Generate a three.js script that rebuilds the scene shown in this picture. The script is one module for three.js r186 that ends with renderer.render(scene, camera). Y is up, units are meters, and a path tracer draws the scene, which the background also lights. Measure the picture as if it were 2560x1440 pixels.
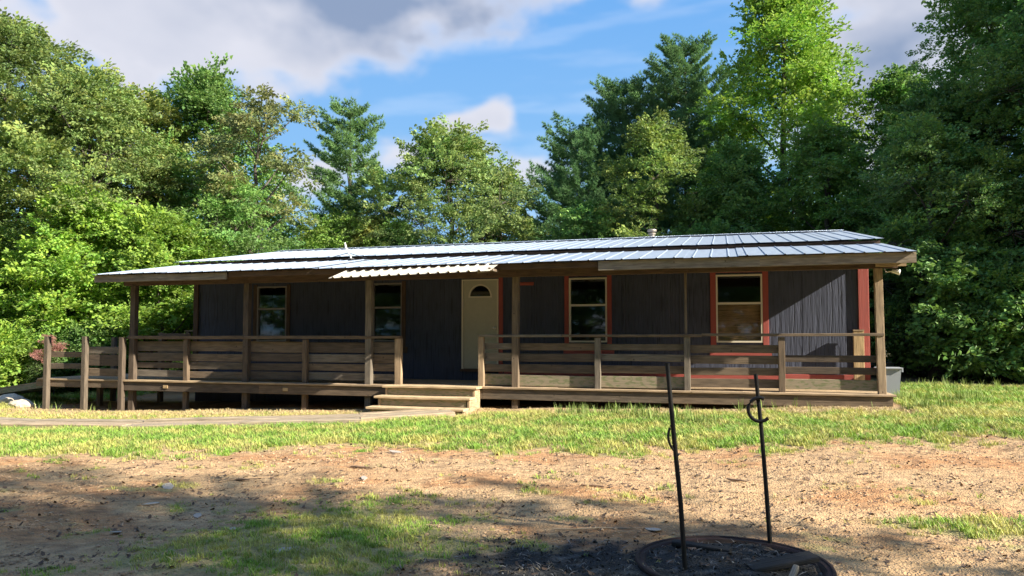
import * as THREE from 'three';
import { mergeGeometries } from 'three/addons/utils/BufferGeometryUtils.js';
import { createNoise2D, createNoise3D } from 'simplex-noise';

// ---------- camera, sky, sun, exposure ----------
const scene = new THREE.Scene();
const renderer = new THREE.WebGLRenderer({ antialias: true });
renderer.toneMapping = THREE.LinearToneMapping;
renderer.toneMappingExposure = 3.1;
renderer.shadowMap.enabled = true;
const EXPO = 3.1;

const camera = new THREE.PerspectiveCamera(42.53, 16 / 9, 0.1, 900);
const YAW = 16 * Math.PI / 180, PITCH = 2.6 * Math.PI / 180;
camera.position.set(0, 1.5, 0);
camera.lookAt(-Math.sin(YAW) * Math.cos(PITCH), 1.5 + Math.sin(PITCH), -Math.cos(YAW) * Math.cos(PITCH));
camera.setViewOffset(2560, 1440, 0, -39, 2560, 1440);

const SUN_EL = 30 * Math.PI / 180, SUN_AZ = 11 * Math.PI / 180;
const SUN = new THREE.Vector3(Math.cos(SUN_EL) * Math.cos(SUN_AZ), Math.sin(SUN_EL), Math.cos(SUN_EL) * Math.sin(SUN_AZ));
const sun = new THREE.DirectionalLight(new THREE.Color().setRGB(1, 0.92, 0.77), 5);
sun.target.position.set(-6, 0, -16); sun.position.copy(SUN).multiplyScalar(70).add(sun.target.position);
sun.castShadow = true;
sun.shadow.camera.left = -45; sun.shadow.camera.right = 45; sun.shadow.camera.top = 40; sun.shadow.camera.bottom = -40;
sun.shadow.camera.far = 160; sun.shadow.mapSize.set(4096, 4096);
scene.add(sun); scene.add(sun.target);

function rng(seed) { let s = seed | 0; return () => { s = (s + 0x6d2b79f5) | 0; let t = Math.imul(s ^ (s >>> 15), 1 | s); t = (t + Math.imul(t ^ (t >>> 7), 61 | t)) ^ t; return ((t ^ (t >>> 14)) >>> 0) / 4294967296; }; }
const n2 = createNoise2D(rng(11)), n3 = createNoise3D(rng(12));
const clamp = THREE.MathUtils.clamp, lerp = THREE.MathUtils.lerp;
const sst = (a, b, t) => { t = clamp((t - a) / (b - a), 0, 1); return t * t * (3 - 2 * t); };
function fbm2(x, y, o = 4) { let a = 0.5, s = 0; for (let i = 0; i < o; i++) { s += a * n2(x, y); x = x * 2.03 + 7.1; y = y * 2.03 - 3.7; a *= 0.5; } return s; }
function fbm3(x, y, z, o = 5) { let a = 0.5, s = 0; for (let i = 0; i < o; i++) { s += a * n3(x, y, z); x = x * 2.03 + 5.2; y = y * 2.03 + 1.3; z = z * 2.03 - 2.8; a *= 0.5; } return s; }

{ // sky: blue air with broken cumulus all round
  const W = 2048, H = 1024, d = new Float32Array(W * H * 4);
  // [azimuth from the middle of the view, elevation, half sizes, weight] in degrees
  const blobs = [[-31, 20.5, 17, 5.6, 1.15], [-16, 24.8, 13, 4.6, 1.3], [-7, 25.2, 8, 3.6, 1.0], [-19, 20.2, 7, 1.8, 0.5], [-0.9, 17.5, 1.7, 1.5, 0.95], [-2.8, 16.6, 2.4, 1.0, 0.9], [-4.9, 16.1, 1.7, 0.7, 0.75], [5.5, 25.6, 6, 1.7, 0.8], [12.2, 25, 4, 1.7, 0.7],
    [-8.2, 13.9, 4.2, 2.2, 1.05], [1.6, 12.6, 3.8, 2.4, 1.05], [-15, 12, 5, 3, 0.8], [27.5, 19.5, 8, 8, 1.0], [25.9, 13.6, 5, 4.5, 0.85], [36, 22, 9, 8, 1.0]];
  for (let r = 0; r < H; r++) {
    const el = ((r + 0.5) / H - 0.5) * Math.PI, y = Math.sin(el), c = Math.cos(el), E = el * 180 / Math.PI;
    for (let k = 0; k < W; k++) {
      const ro = ((k + 0.5) / W - 0.5) * 2 * Math.PI, x = Math.cos(ro) * c, z = Math.sin(ro) * c;
      const o = (r * W + k) * 4;
      let R, G, B;
      if (y < -0.02) { R = 0.25; G = 0.27; B = 0.24; } else {
        const A = ((Math.atan2(x, -z) * 180 / Math.PI + 16 + 540) % 360) - 180;
        const h = sst(0, 48, E);
        R = lerp(0.33, 0.045, h); G = lerp(0.62, 0.30, h); B = lerp(0.97, 0.86, h);
        const st = 0.10 * sst(-0.1, 0.5, fbm3(A * 0.05 + E * 0.12, E * 0.55 - A * 0.05, 3.1, 4)); // thin streaks of high cloud
        R += st * 1.1; G += st * 0.8; B += st * 0.35;
        const q = 1 / (Math.max(y, 0) + 0.18);
        const f = fbm3(x * q * 2.2, z * q * 2.2, y * 3, 6), f2 = fbm3(x * 7, y * 11, z * 7, 5);
        const win = sst(52, 40, Math.abs(A)) * sst(34, 28, E);
        let D = f * 1.1 + 0.02 + f2 * 0.25;
        if (win > 0) {
          let b = -0.62;
          for (const [ba, be, ra, re, w] of blobs) { const da = (A - ba) / ra, de = (E - be) / re, e = da * da + de * de; if (e < 6) b += w * Math.exp(-e * 1.1); }
          D = lerp(D, b + f2 * 0.75 + f * 0.12, win);
        }
        const a = sst(-0.18, 0.52, D), thick = lerp(sst(0.25, 0.9, D + f2 * 0.35), Math.exp(-(((A + 10) / 11) ** 2 + ((E - 24.5) / 3.6) ** 2)) + 0.55 * Math.exp(-(((A - 28) / 6) ** 2 + ((E - 17) / 6) ** 2)) + 0.12 * sst(0.2, 0.8, D), win), core = clamp(thick * (1 + f2), 0, 1) * sst(0.05, 0.5, D);
        const cr = lerp(0.82, 0.29, core), cg = lerp(0.82, 0.37, core), cb = lerp(0.90, 0.54, core);
        R = lerp(R, cr, a * 0.95); G = lerp(G, cg, a * 0.95); B = lerp(B, cb, a * 0.95);
      }
      d[o] = R / EXPO; d[o + 1] = G / EXPO; d[o + 2] = B / EXPO; d[o + 3] = 1;
    }
  }
  const t = new THREE.DataTexture(d, W, H, THREE.RGBAFormat, THREE.FloatType);
  t.mapping = THREE.EquirectangularReflectionMapping; t.magFilter = THREE.LinearFilter; t.needsUpdate = true;
  scene.background = t; scene.environment = t;
}

// ---------- helpers ----------
const C = (r, g, b) => new THREE.Color().setRGB(r, g, b);
const used = {};
function numbered(n) { const k = used[n] = (used[n] ?? -1) + 1; return k ? n + '_' + String(k).padStart(3, '0') : n; }
function shade(o) { o.traverse((m) => { if (m.isMesh) { m.castShadow = true; m.receiveShadow = true; } }); return o; }
function tag(o, label, category, group, kind) {
  if (label) o.userData.label = label; if (category) o.userData.category = category; if (group) o.userData.group = group; if (kind) o.userData.kind = kind; return o;
}
function thing(name, label, category, pos = [0, 0, 0], group) { const o = new THREE.Group(); o.name = numbered(name); o.position.set(...pos); tag(o, label, category, group); scene.add(o); return o; }
function part(name, geo, m, parent) { const o = new THREE.Mesh(geo, m); o.name = parent ? name : numbered(name); (parent || scene).add(o); return o; }
function tex(w, h, fn, srgb) {
  const d = new Uint8Array(w * h * 4);
  for (let j = 0; j < h; j++) for (let i = 0; i < w; i++) { const v = fn(i / w, j / h), o = (j * w + i) * 4; for (let c = 0; c < 3; c++) d[o + c] = clamp(Math.round(255 * (Array.isArray(v) ? v[c] : v)), 0, 255); d[o + 3] = 255; }
  const t = new THREE.DataTexture(d, w, h); t.magFilter = THREE.LinearFilter; t.minFilter = THREE.LinearMipmapLinearFilter; t.generateMipmaps = true;
  t.wrapS = t.wrapT = THREE.MirroredRepeatWrapping; if (srgb) t.colorSpace = THREE.SRGBColorSpace; t.needsUpdate = true; return t;
}
// growing triangle list
class Build {
  constructor() { this.p = []; this.u = []; this.n = []; this.i = []; }
  quad(a, b, c, d, uv) { const k = this.p.length / 3; this.p.push(...a, ...b, ...c, ...d); this.u.push(...(uv || [0, 0, 1, 0, 1, 1, 0, 1])); this.i.push(k, k + 1, k + 2, k, k + 2, k + 3); }
  tube(pts, rad, sides = 6) {
    const k0 = this.p.length / 3; let len = 0; const T = new THREE.Vector3(), U = new THREE.Vector3(), V = new THREE.Vector3();
    for (let j = 0; j < pts.length; j++) {
      T.subVectors(pts[Math.min(j + 1, pts.length - 1)], pts[Math.max(j - 1, 0)]).normalize();
      U.set(Math.abs(T.y) > 0.9 ? 1 : 0, Math.abs(T.y) > 0.9 ? 0 : 1, 0).cross(T).normalize(); V.crossVectors(T, U);
      if (j) len += pts[j].distanceTo(pts[j - 1]);
      for (let s = 0; s <= sides; s++) {
        const a = s / sides * Math.PI * 2, ca = Math.cos(a), sa = Math.sin(a), nx = U.x * ca + V.x * sa, ny = U.y * ca + V.y * sa, nz = U.z * ca + V.z * sa;
        this.p.push(pts[j].x + nx * rad[j], pts[j].y + ny * rad[j], pts[j].z + nz * rad[j]); this.n.push(nx, ny, nz); this.u.push(s / sides * 0.6, len);
      }
    }
    const w = sides + 1;
    for (let j = 0; j < pts.length - 1; j++) for (let s = 0; s < sides; s++) { const a = k0 + j * w + s; this.i.push(a, a + 1, a + w, a + 1, a + w + 1, a + w); }
  }
  geo(flat) {
    const g = new THREE.BufferGeometry(); g.setAttribute('position', new THREE.Float32BufferAttribute(this.p, 3)); g.setAttribute('uv', new THREE.Float32BufferAttribute(this.u, 2)); g.setIndex(this.i);
    if (!flat && this.n.length === this.p.length) g.setAttribute('normal', new THREE.Float32BufferAttribute(this.n, 3)); else g.computeVertexNormals();
    return g;
  }
}
const V3 = (x, y, z) => new THREE.Vector3(x, y, z);
function tubeGeo(pts, rad, sides = 8) { const b = new Build(); b.tube(pts, Array.isArray(rad) ? rad : pts.map(() => rad), sides); return b.geo(); }

// ---------- terrain ----------
function baseGround(x, z) {
  const xs = clamp(x, -14, 4);
  return sst(5, 13, -z) * (0.03 * (xs + 7) + 0.02) + 0.022 * Math.max(0, Math.min(-16 - z, 16)) * sst(-6, -14, x);
}
const EDGE = [[-16, -5.6], [-8.86, -7.32], [-7.49, -7.83], [-6.04, -8.3], [-4.21, -9.22], [-2.5, -9.07], [-0.53, -9.22], [0.86, -9.65], [1.87, -10.29], [3.53, -10.56], [12, -11.5]];
function along(list, x) { if (x <= list[0][0]) return list[0][1]; for (let i = 1; i < list.length; i++) if (x < list[i][0]) { const [a, b] = list[i - 1], [c, d] = list[i]; return lerp(b, d, (x - a) / (c - a)); } return list[list.length - 1][1]; }
const PATHF = [[-15.5, -10.5], [-12.14, -10.02], [-9.69, -10.15], [-7.81, -10.72], [-5.95, -11.45], [-4.55, -12.25]];
// how much grass grows at a place, 0 to 1
function grassAt(x, z) {
  const wob = fbm2(x * 0.9, z * 0.9, 3) * 0.9;
  let m = sst(0.4, -0.55, z - along(EDGE, x) + wob + 0.5 * fbm2(x * 3.3, z * 3.3, 2));
  if (x > 3.2 || x < -14) m *= z < -25 ? 0.35 : 1;
  if (x > 5 && z < -19) m *= 0.2;
  if (x > -16 && x < 2.9 && z < -12.3) m *= sst(-13.35, -12.5, z + fbm2(x * 1.3, z, 2) * 0.8) * 0.9;
  if (x > -16 && x < 2.9 && z < -13.6) m = 0.02;
  if (x > -16 && x < -4.3) { const f = along(PATHF, x); if (z < f + 0.03 && z > f - 1.25) m *= 0.10; else if (z < f) m *= 0.3 + 0.5 * sst(0.1, 0.5, fbm2(x * 1.4 + 3, z * 1.4, 2)); }
  const e1 = Math.hypot((x + 2.9) / 1.25, (z + 4.9) / 1.35) + wob * 0.6; // patch at the left front
  m = Math.max(m, 0.7 * sst(1.25, 0.3, e1 + 0.35 * fbm2(x * 4, z * 4, 3)));
  const e2 = Math.hypot((x - 2.2) / 1.1, (z + 6.6) / 0.32) + wob * 0.5;
  m = Math.max(m, 0.6 * sst(1.1, 0.5, e2));
  m = Math.max(m, 0.35 * sst(0.22, 0.5, fbm2(x * 0.8 + 9, z * 1.1, 3)) * sst(-9.5, -6, z));
  return clamp(m, 0, 1);
}
const RING = [0.03, -5.06, 0.57];
function charAt(x, z) {
  const dr = Math.hypot(x - RING[0], z - RING[1]);
  const a = sst(1.05, 0.55, Math.hypot((x + 0.75) / 1.25, (z + 4.75) / 0.72) + fbm2(x * 2.6, z * 2.6, 4) * 0.7);
  return Math.max(a, sst(RING[2] + 0.03, RING[2] - 0.03, dr));
}
function ground(x, z) {
  const near = sst(-24, -13, z) * sst(22, 12, Math.abs(x + 3));
  let y = baseGround(x, z) + 0.05 * fbm2(x * 0.35, z * 0.35, 2);
  const dirt = 1 - grassAt(x, z);
  y += near * (0.016 * fbm2(x * 2.1, z * 2.1, 3) + dirt * 0.014 * Math.abs(fbm2(x * 5.5, z * 7.5, 3)));
  const dr = Math.hypot(x - RING[0], z - RING[1]);
  y += 0.05 * sst(0.55, 0.1, dr) + 0.02 * charAt(x, z) * (0.5 + fbm2(x * 9, z * 9, 3));
  return y;
}
{
  const lines = (lo, hi, step, far) => { const a = []; for (let v = lo; v <= hi + 1e-6; v += step) a.push(v); let s = step, v = hi; while (v < far) { s *= 1.22; v += s; a.push(v); } s = step; v = lo; while (v > -far) { s *= 1.22; v -= s; a.unshift(v); } return a; };
  const xs = lines(-12, 5.5, 0.07, 320), zs = lines(-14, -3, 0.05, 340);
  const nx = xs.length, nz = zs.length, p = new Float32Array(nx * nz * 3), col = new Float32Array(nx * nz * 3), uv = new Float32Array(nx * nz * 2), idx = [];
  for (let j = 0; j < nz; j++) for (let i = 0; i < nx; i++) {
    const x = xs[i], z = zs[j], k = j * nx + i; p.set([x, ground(x, z), z], k * 3); uv.set([x / 2.4, z / 2.4], k * 2);
    const gm = grassAt(x, z), big = fbm2(x * 0.45 + 3, z * 0.6, 4), mid = fbm2(x * 2.2, z * 3.2, 4), fine = fbm2(x * 9, z * 11, 3);
    const red = sst(-0.1, 0.45, big + mid * 0.5), pale = sst(0.0, 0.4, mid * 0.8 - big * 0.4 + fine * 0.3);
    let r = lerp(0.50, 0.46, red), g = lerp(0.318, 0.235, red), b = lerp(0.16, 0.098, red);
    r = lerp(r, 0.55, pale * 0.5); g = lerp(g, 0.38, pale * 0.5); b = lerp(b, 0.21, pale * 0.5);
    const grit = 1 + 0.32 * fine + 0.12 * n2(x * 31, z * 31); r *= grit; g *= grit; b *= grit;
    const dark = sst(0.12, 0.42, fbm2(x * 3.4 + 40, z * 5.2, 4)); r *= 1 - 0.4 * dark; g *= 1 - 0.42 * dark; b *= 1 - 0.42 * dark;
    // thatch below the grass
    const th = sst(0.05, 0.45, gm + fine * 0.15); r = lerp(r, 0.33 + 0.14 * fine, th); g = lerp(g, 0.28 + 0.12 * fine, th); b = lerp(b, 0.11 + 0.05 * fine, th);
    // straw strip beside the porch
    const straw = sst(-14.2, -13.4, z) * sst(x < -4.4 ? -10.4 : -11.6, x < -4.4 ? -11.2 : -12.4, z) * (1 - th); r = lerp(r, 0.43 + 0.12 * fine, straw); g = lerp(g, 0.33 + 0.1 * fine, straw); b = lerp(b, 0.17 + 0.06 * fine, straw);
    // forest floor of brown leaf litter
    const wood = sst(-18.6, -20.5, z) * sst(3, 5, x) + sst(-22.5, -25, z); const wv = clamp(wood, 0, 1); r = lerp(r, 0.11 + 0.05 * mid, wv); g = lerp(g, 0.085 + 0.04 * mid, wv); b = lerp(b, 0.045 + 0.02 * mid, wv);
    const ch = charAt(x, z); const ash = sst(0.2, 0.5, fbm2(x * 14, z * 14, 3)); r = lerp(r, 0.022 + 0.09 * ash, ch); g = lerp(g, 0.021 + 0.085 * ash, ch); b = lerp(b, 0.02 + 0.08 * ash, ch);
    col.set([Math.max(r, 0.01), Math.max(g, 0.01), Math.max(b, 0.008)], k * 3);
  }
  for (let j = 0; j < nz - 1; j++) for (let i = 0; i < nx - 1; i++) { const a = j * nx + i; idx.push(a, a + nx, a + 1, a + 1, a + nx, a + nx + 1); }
  const g = new THREE.BufferGeometry(); g.setAttribute('position', new THREE.BufferAttribute(p, 3)); g.setAttribute('color', new THREE.BufferAttribute(col, 3)); g.setAttribute('uv', new THREE.BufferAttribute(uv, 2)); g.setIndex(idx); g.computeVertexNormals();
  const grain = tex(1024, 1024, (u, v) => { const f = fbm2(u * 22, v * 22, 4), s = n2(u * 140, v * 140), t = n2(u * 60 + 9, v * 60); return 0.80 + 0.16 * f + 0.14 * s * Math.abs(s) - (t > 0.72 ? 0.25 : 0) + (n2(u * 75, v * 75 + 5) > 0.8 ? 0.16 : 0); });
  const bump = tex(1024, 1024, (u, v) => 0.5 + 0.3 * fbm2(u * 26, v * 26, 5) + 0.16 * n2(u * 85, v * 85) + 0.1 * n2(u * 190, v * 190));
  const o = part('ground', g, new THREE.MeshStandardMaterial({ vertexColors: true, map: grain, bumpMap: bump, bumpScale: 0.022, roughness: 1 }));
  tag(o, 'bare reddish dirt yard with grassy strip before the porch', 'ground', null, 'structure');
}

// ---------- wood and other materials ----------
const woodMap = tex(1024, 512, (u, v) => {
  const w = v + 0.012 * fbm2(u * 3, v * 4, 3), g = fbm2(u * 2.2, w * 52, 5), s = n2(u * 5, w * 170), crack = sst(0.62, 0.8, n2(u * 2.4 + 30, w * 42));
  const kn = Math.hypot((u - 0.31) * 4, v - 0.36), kn2 = Math.hypot((u - 0.78) * 4, v - 0.71), knot = sst(0.045, 0.02, kn) + sst(0.04, 0.018, kn2);
  const k = 0.74 + 0.42 * g + 0.12 * s + 0.3 * fbm2(u * 4, v * 5, 3) - 0.45 * crack - 0.42 * knot; return [k, k * 0.97, k * 0.93];
});
const woodBump = tex(1024, 512, (u, v) => { const w = v + 0.012 * fbm2(u * 3, v * 4, 3); return 0.55 + 0.3 * fbm2(u * 2.2, w * 52, 5) + 0.14 * n2(u * 5, w * 170) - 0.5 * sst(0.62, 0.8, n2(u * 2.4 + 30, w * 42)); });
const wood = (r, g, b, o = {}) => new THREE.MeshStandardMaterial({ color: C(r, g, b), map: woodMap, bumpMap: woodBump, bumpScale: 0.004, roughness: 0.92, ...o });
const WOODS = [wood(0.165, 0.118, 0.078), wood(0.145, 0.115, 0.085), wood(0.19, 0.14, 0.095), wood(0.11, 0.082, 0.06), wood(0.20, 0.17, 0.135)];
const DECK = [wood(0.46, 0.34, 0.21), wood(0.40, 0.295, 0.19), wood(0.50, 0.37, 0.24)];
const greyWood = wood(0.30, 0.26, 0.21), brownBeam = wood(0.12, 0.075, 0.05), mossWood = (() => {
  const map = tex(512, 256, (u, v) => { const m = sst(-0.05, 0.35, fbm2(u * 9, v * 7, 5)), g = 0.8 + 0.25 * fbm2(u * 3, v * 40, 4); return [lerp(0.66, 0.42, m) * g, lerp(0.54, 0.43, m) * g, lerp(0.36, 0.22, m) * g]; });
  return new THREE.MeshStandardMaterial({ color: C(0.5, 0.5, 0.5), map, bumpMap: woodBump, bumpScale: 0.004, roughness: 1 });
})();
const newWood = wood(0.55, 0.39, 0.21);
const redPaint = new THREE.MeshStandardMaterial({ color: C(0.33, 0.066, 0.05), bumpMap: woodBump, bumpScale: 0.003, roughness: 0.7, map: tex(256, 256, (u, v) => 0.9 + 0.12 * fbm2(u * 4, v * 30, 4) + 0.08 * fbm2(u * 6, v * 6, 3)) });
const sidingMap = tex(1024, 1024, (u, v) => { const g = fbm2(u * 40, v * 3, 5), c = sst(0.5, 0.75, n2(u * 37 + 4, v * 2.2)), k = 0.78 + 0.2 * g - 0.3 * c + 0.12 * fbm2(u * 5, v * 4, 4); return [k, k * 0.985, k]; });
const sidingBump = tex(1024, 1024, (u, v) => { const w = u + 0.006 * fbm2(u * 5, v * 4, 3), am = 0.5 + 0.5 * sst(-0.3, 0.4, fbm2(u * 4, v * 2, 2)); return 0.55 + am * (0.3 * fbm2(w * 40, v * 3, 5) - 0.4 * sst(0.45, 0.75, n2(w * 37 + 4, v * 2.2)) + 0.18 * n2(w * 17, v * 1.5)); });
const siding = new THREE.MeshStandardMaterial({ color: C(0.06, 0.07, 0.108), map: sidingMap, bumpMap: sidingBump, bumpScale: 0.012, roughness: 0.85 });
const cream = new THREE.MeshStandardMaterial({ color: C(0.42, 0.40, 0.315), roughness: 0.5, map: tex(128, 128, (u, v) => 0.95 + 0.06 * fbm2(u * 5, v * 5, 4)) });
const paleFrame = new THREE.MeshStandardMaterial({ color: C(0.62, 0.56, 0.45), roughness: 0.5 });
const glass = new THREE.MeshPhysicalMaterial({ color: C(0.92, 0.95, 0.94), transmission: 1, thickness: 0, roughness: 0.03, ior: 1.5 });
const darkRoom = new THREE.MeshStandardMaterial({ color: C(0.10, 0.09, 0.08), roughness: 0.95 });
const roofMetal = new THREE.MeshStandardMaterial({ color: C(0.42, 0.49, 0.60), metalness: 0.35, roughness: 0.42, roughnessMap: tex(512, 512, (u, v) => 0.85 + 0.3 * fbm2(u * 5, v * 7, 4)), map: tex(512, 512, (u, v) => { const k = 0.93 + 0.08 * fbm2(u * 4, v * 6, 4) + 0.04 * fbm2(u * 30, v * 5, 3); return [k, k, k]; }), bumpMap: tex(256, 256, (u, v) => 0.5 + 0.5 * fbm2(u * 3, v * 4, 2)), bumpScale: 0.012 });
const tanMetal = new THREE.MeshStandardMaterial({ color: C(0.56, 0.50, 0.40), roughness: 0.6, map: tex(128, 128, (u, v) => 0.9 + 0.16 * fbm2(u * 6, v * 6, 4)) });
const iron = new THREE.MeshStandardMaterial({ color: C(0.028, 0.026, 0.025), roughness: 0.62, metalness: 0.4, map: tex(128, 256, (u, v) => { const r = sst(0.0, 0.5, fbm2(u * 5, v * 9, 4)); return [0.6 + 0.4 * r, 0.6 + 0.12 * r, 0.6]; }) });
const rust = new THREE.MeshStandardMaterial({ color: C(0.06, 0.038, 0.03), roughness: 0.85, metalness: 0.2, map: tex(256, 128, (u, v) => { const r = 0.7 + 0.5 * fbm2(u * 12, v * 6, 4); return [r, r * (0.85 + 0.3 * fbm2(u * 7, v * 7, 3)), r * 0.85]; }), bumpMap: woodBump, bumpScale: 0.004 });

// a board along x with chamfered edges, uv in metres (grain along its length)
let boardSeed = 1;
function boardGeo(L, H, T, c = 0.005) {
  const r = rng(boardSeed++ * 77), ou = r() * 5, ov = r() * 3, b = new Build(), h = H / 2, t = T / 2; c = Math.min(c, h * 0.4, t * 0.4);
  const oct = [[-h + c, t], [h - c, t], [h, t - c], [h, -t + c], [h - c, -t], [-h + c, -t], [-h, -t + c], [-h, t - c]];
  const segs = L > 1.6 ? 2 : 1, bow = segs > 1 ? (r() - 0.5) * 0.012 : 0;
  let per = 0;
  for (let k = 0; k < 8; k++) {
    const [y0, z0] = oct[k], [y1, z1] = oct[(k + 1) % 8], w = Math.hypot(y1 - y0, z1 - z0);
    for (let s = 0; s < segs; s++) {
      const xa = -L / 2 + L * s / segs, xb = -L / 2 + L * (s + 1) / segs, ba = segs > 1 && s === 1 ? bow : 0, bb = segs > 1 && s === 0 ? bow : 0;
      b.quad([xa, y0 + ba, z0], [xb, y0 + bb, z0], [xb, y1 + bb, z1], [xa, y1 + ba, z1], [xa / 2 + ou, per * 2 + ov, xb / 2 + ou, per * 2 + ov, xb / 2 + ou, (per + w) * 2 + ov, xa / 2 + ou, (per + w) * 2 + ov]);
    }
    per += w;
  }
  for (const s of [-1, 1]) { const k = b.p.length / 3; for (const [y, z] of oct) { b.p.push(s * L / 2, y, z); b.u.push(ou + y * 0.5, ov + z * 2); } for (let j = 1; j < 7; j++) s > 0 ? b.i.push(k, k + j + 1, k + j) : b.i.push(k, k + j, k + j + 1); }
  const g = b.geo(true); return g;
}
// x0..x1, y0..y1, z0..z1; the grain runs along the longest side unless told
function board(name, x0, x1, y0, y1, z0, z1, m, parent, tilt = 0) {
  const dx = x1 - x0, dy = y1 - y0, dz = z1 - z0; let o;
  if (dx >= dy && dx >= dz) { o = part(name, boardGeo(dx, dy, dz), m, parent); o.rotation.z = tilt; } else if (dy >= dz) { o = part(name, boardGeo(dy, dx, dz), m, parent); o.rotation.z = Math.PI / 2 + tilt; } else { o = part(name, boardGeo(dz, dy, dx), m, parent); o.rotation.y = Math.PI / 2; o.rotation.order = 'YXZ'; }
  o.position.set((x0 + x1) / 2, (y0 + y1) / 2, (z0 + z1) / 2); return o;
}
const pick = (list, r) => list[Math.floor(r() * list.length)];
const box = (x0, x1, y0, y1, z0, z1, su = 1) => {
  const g = new THREE.BoxGeometry(x1 - x0, y1 - y0, z1 - z0).translate((x0 + x1) / 2, (y0 + y1) / 2, (z0 + z1) / 2), p = g.attributes.position, n = g.attributes.normal, uv = g.attributes.uv;
  for (let i = 0; i < p.count; i++) { const ax = Math.abs(n.getX(i)) > 0.5, ay = Math.abs(n.getY(i)) > 0.5; uv.setXY(i, (ax ? p.getZ(i) : p.getX(i)) * su, (ay ? p.getZ(i) : p.getY(i)) * su); }
  return g;
};

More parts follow.
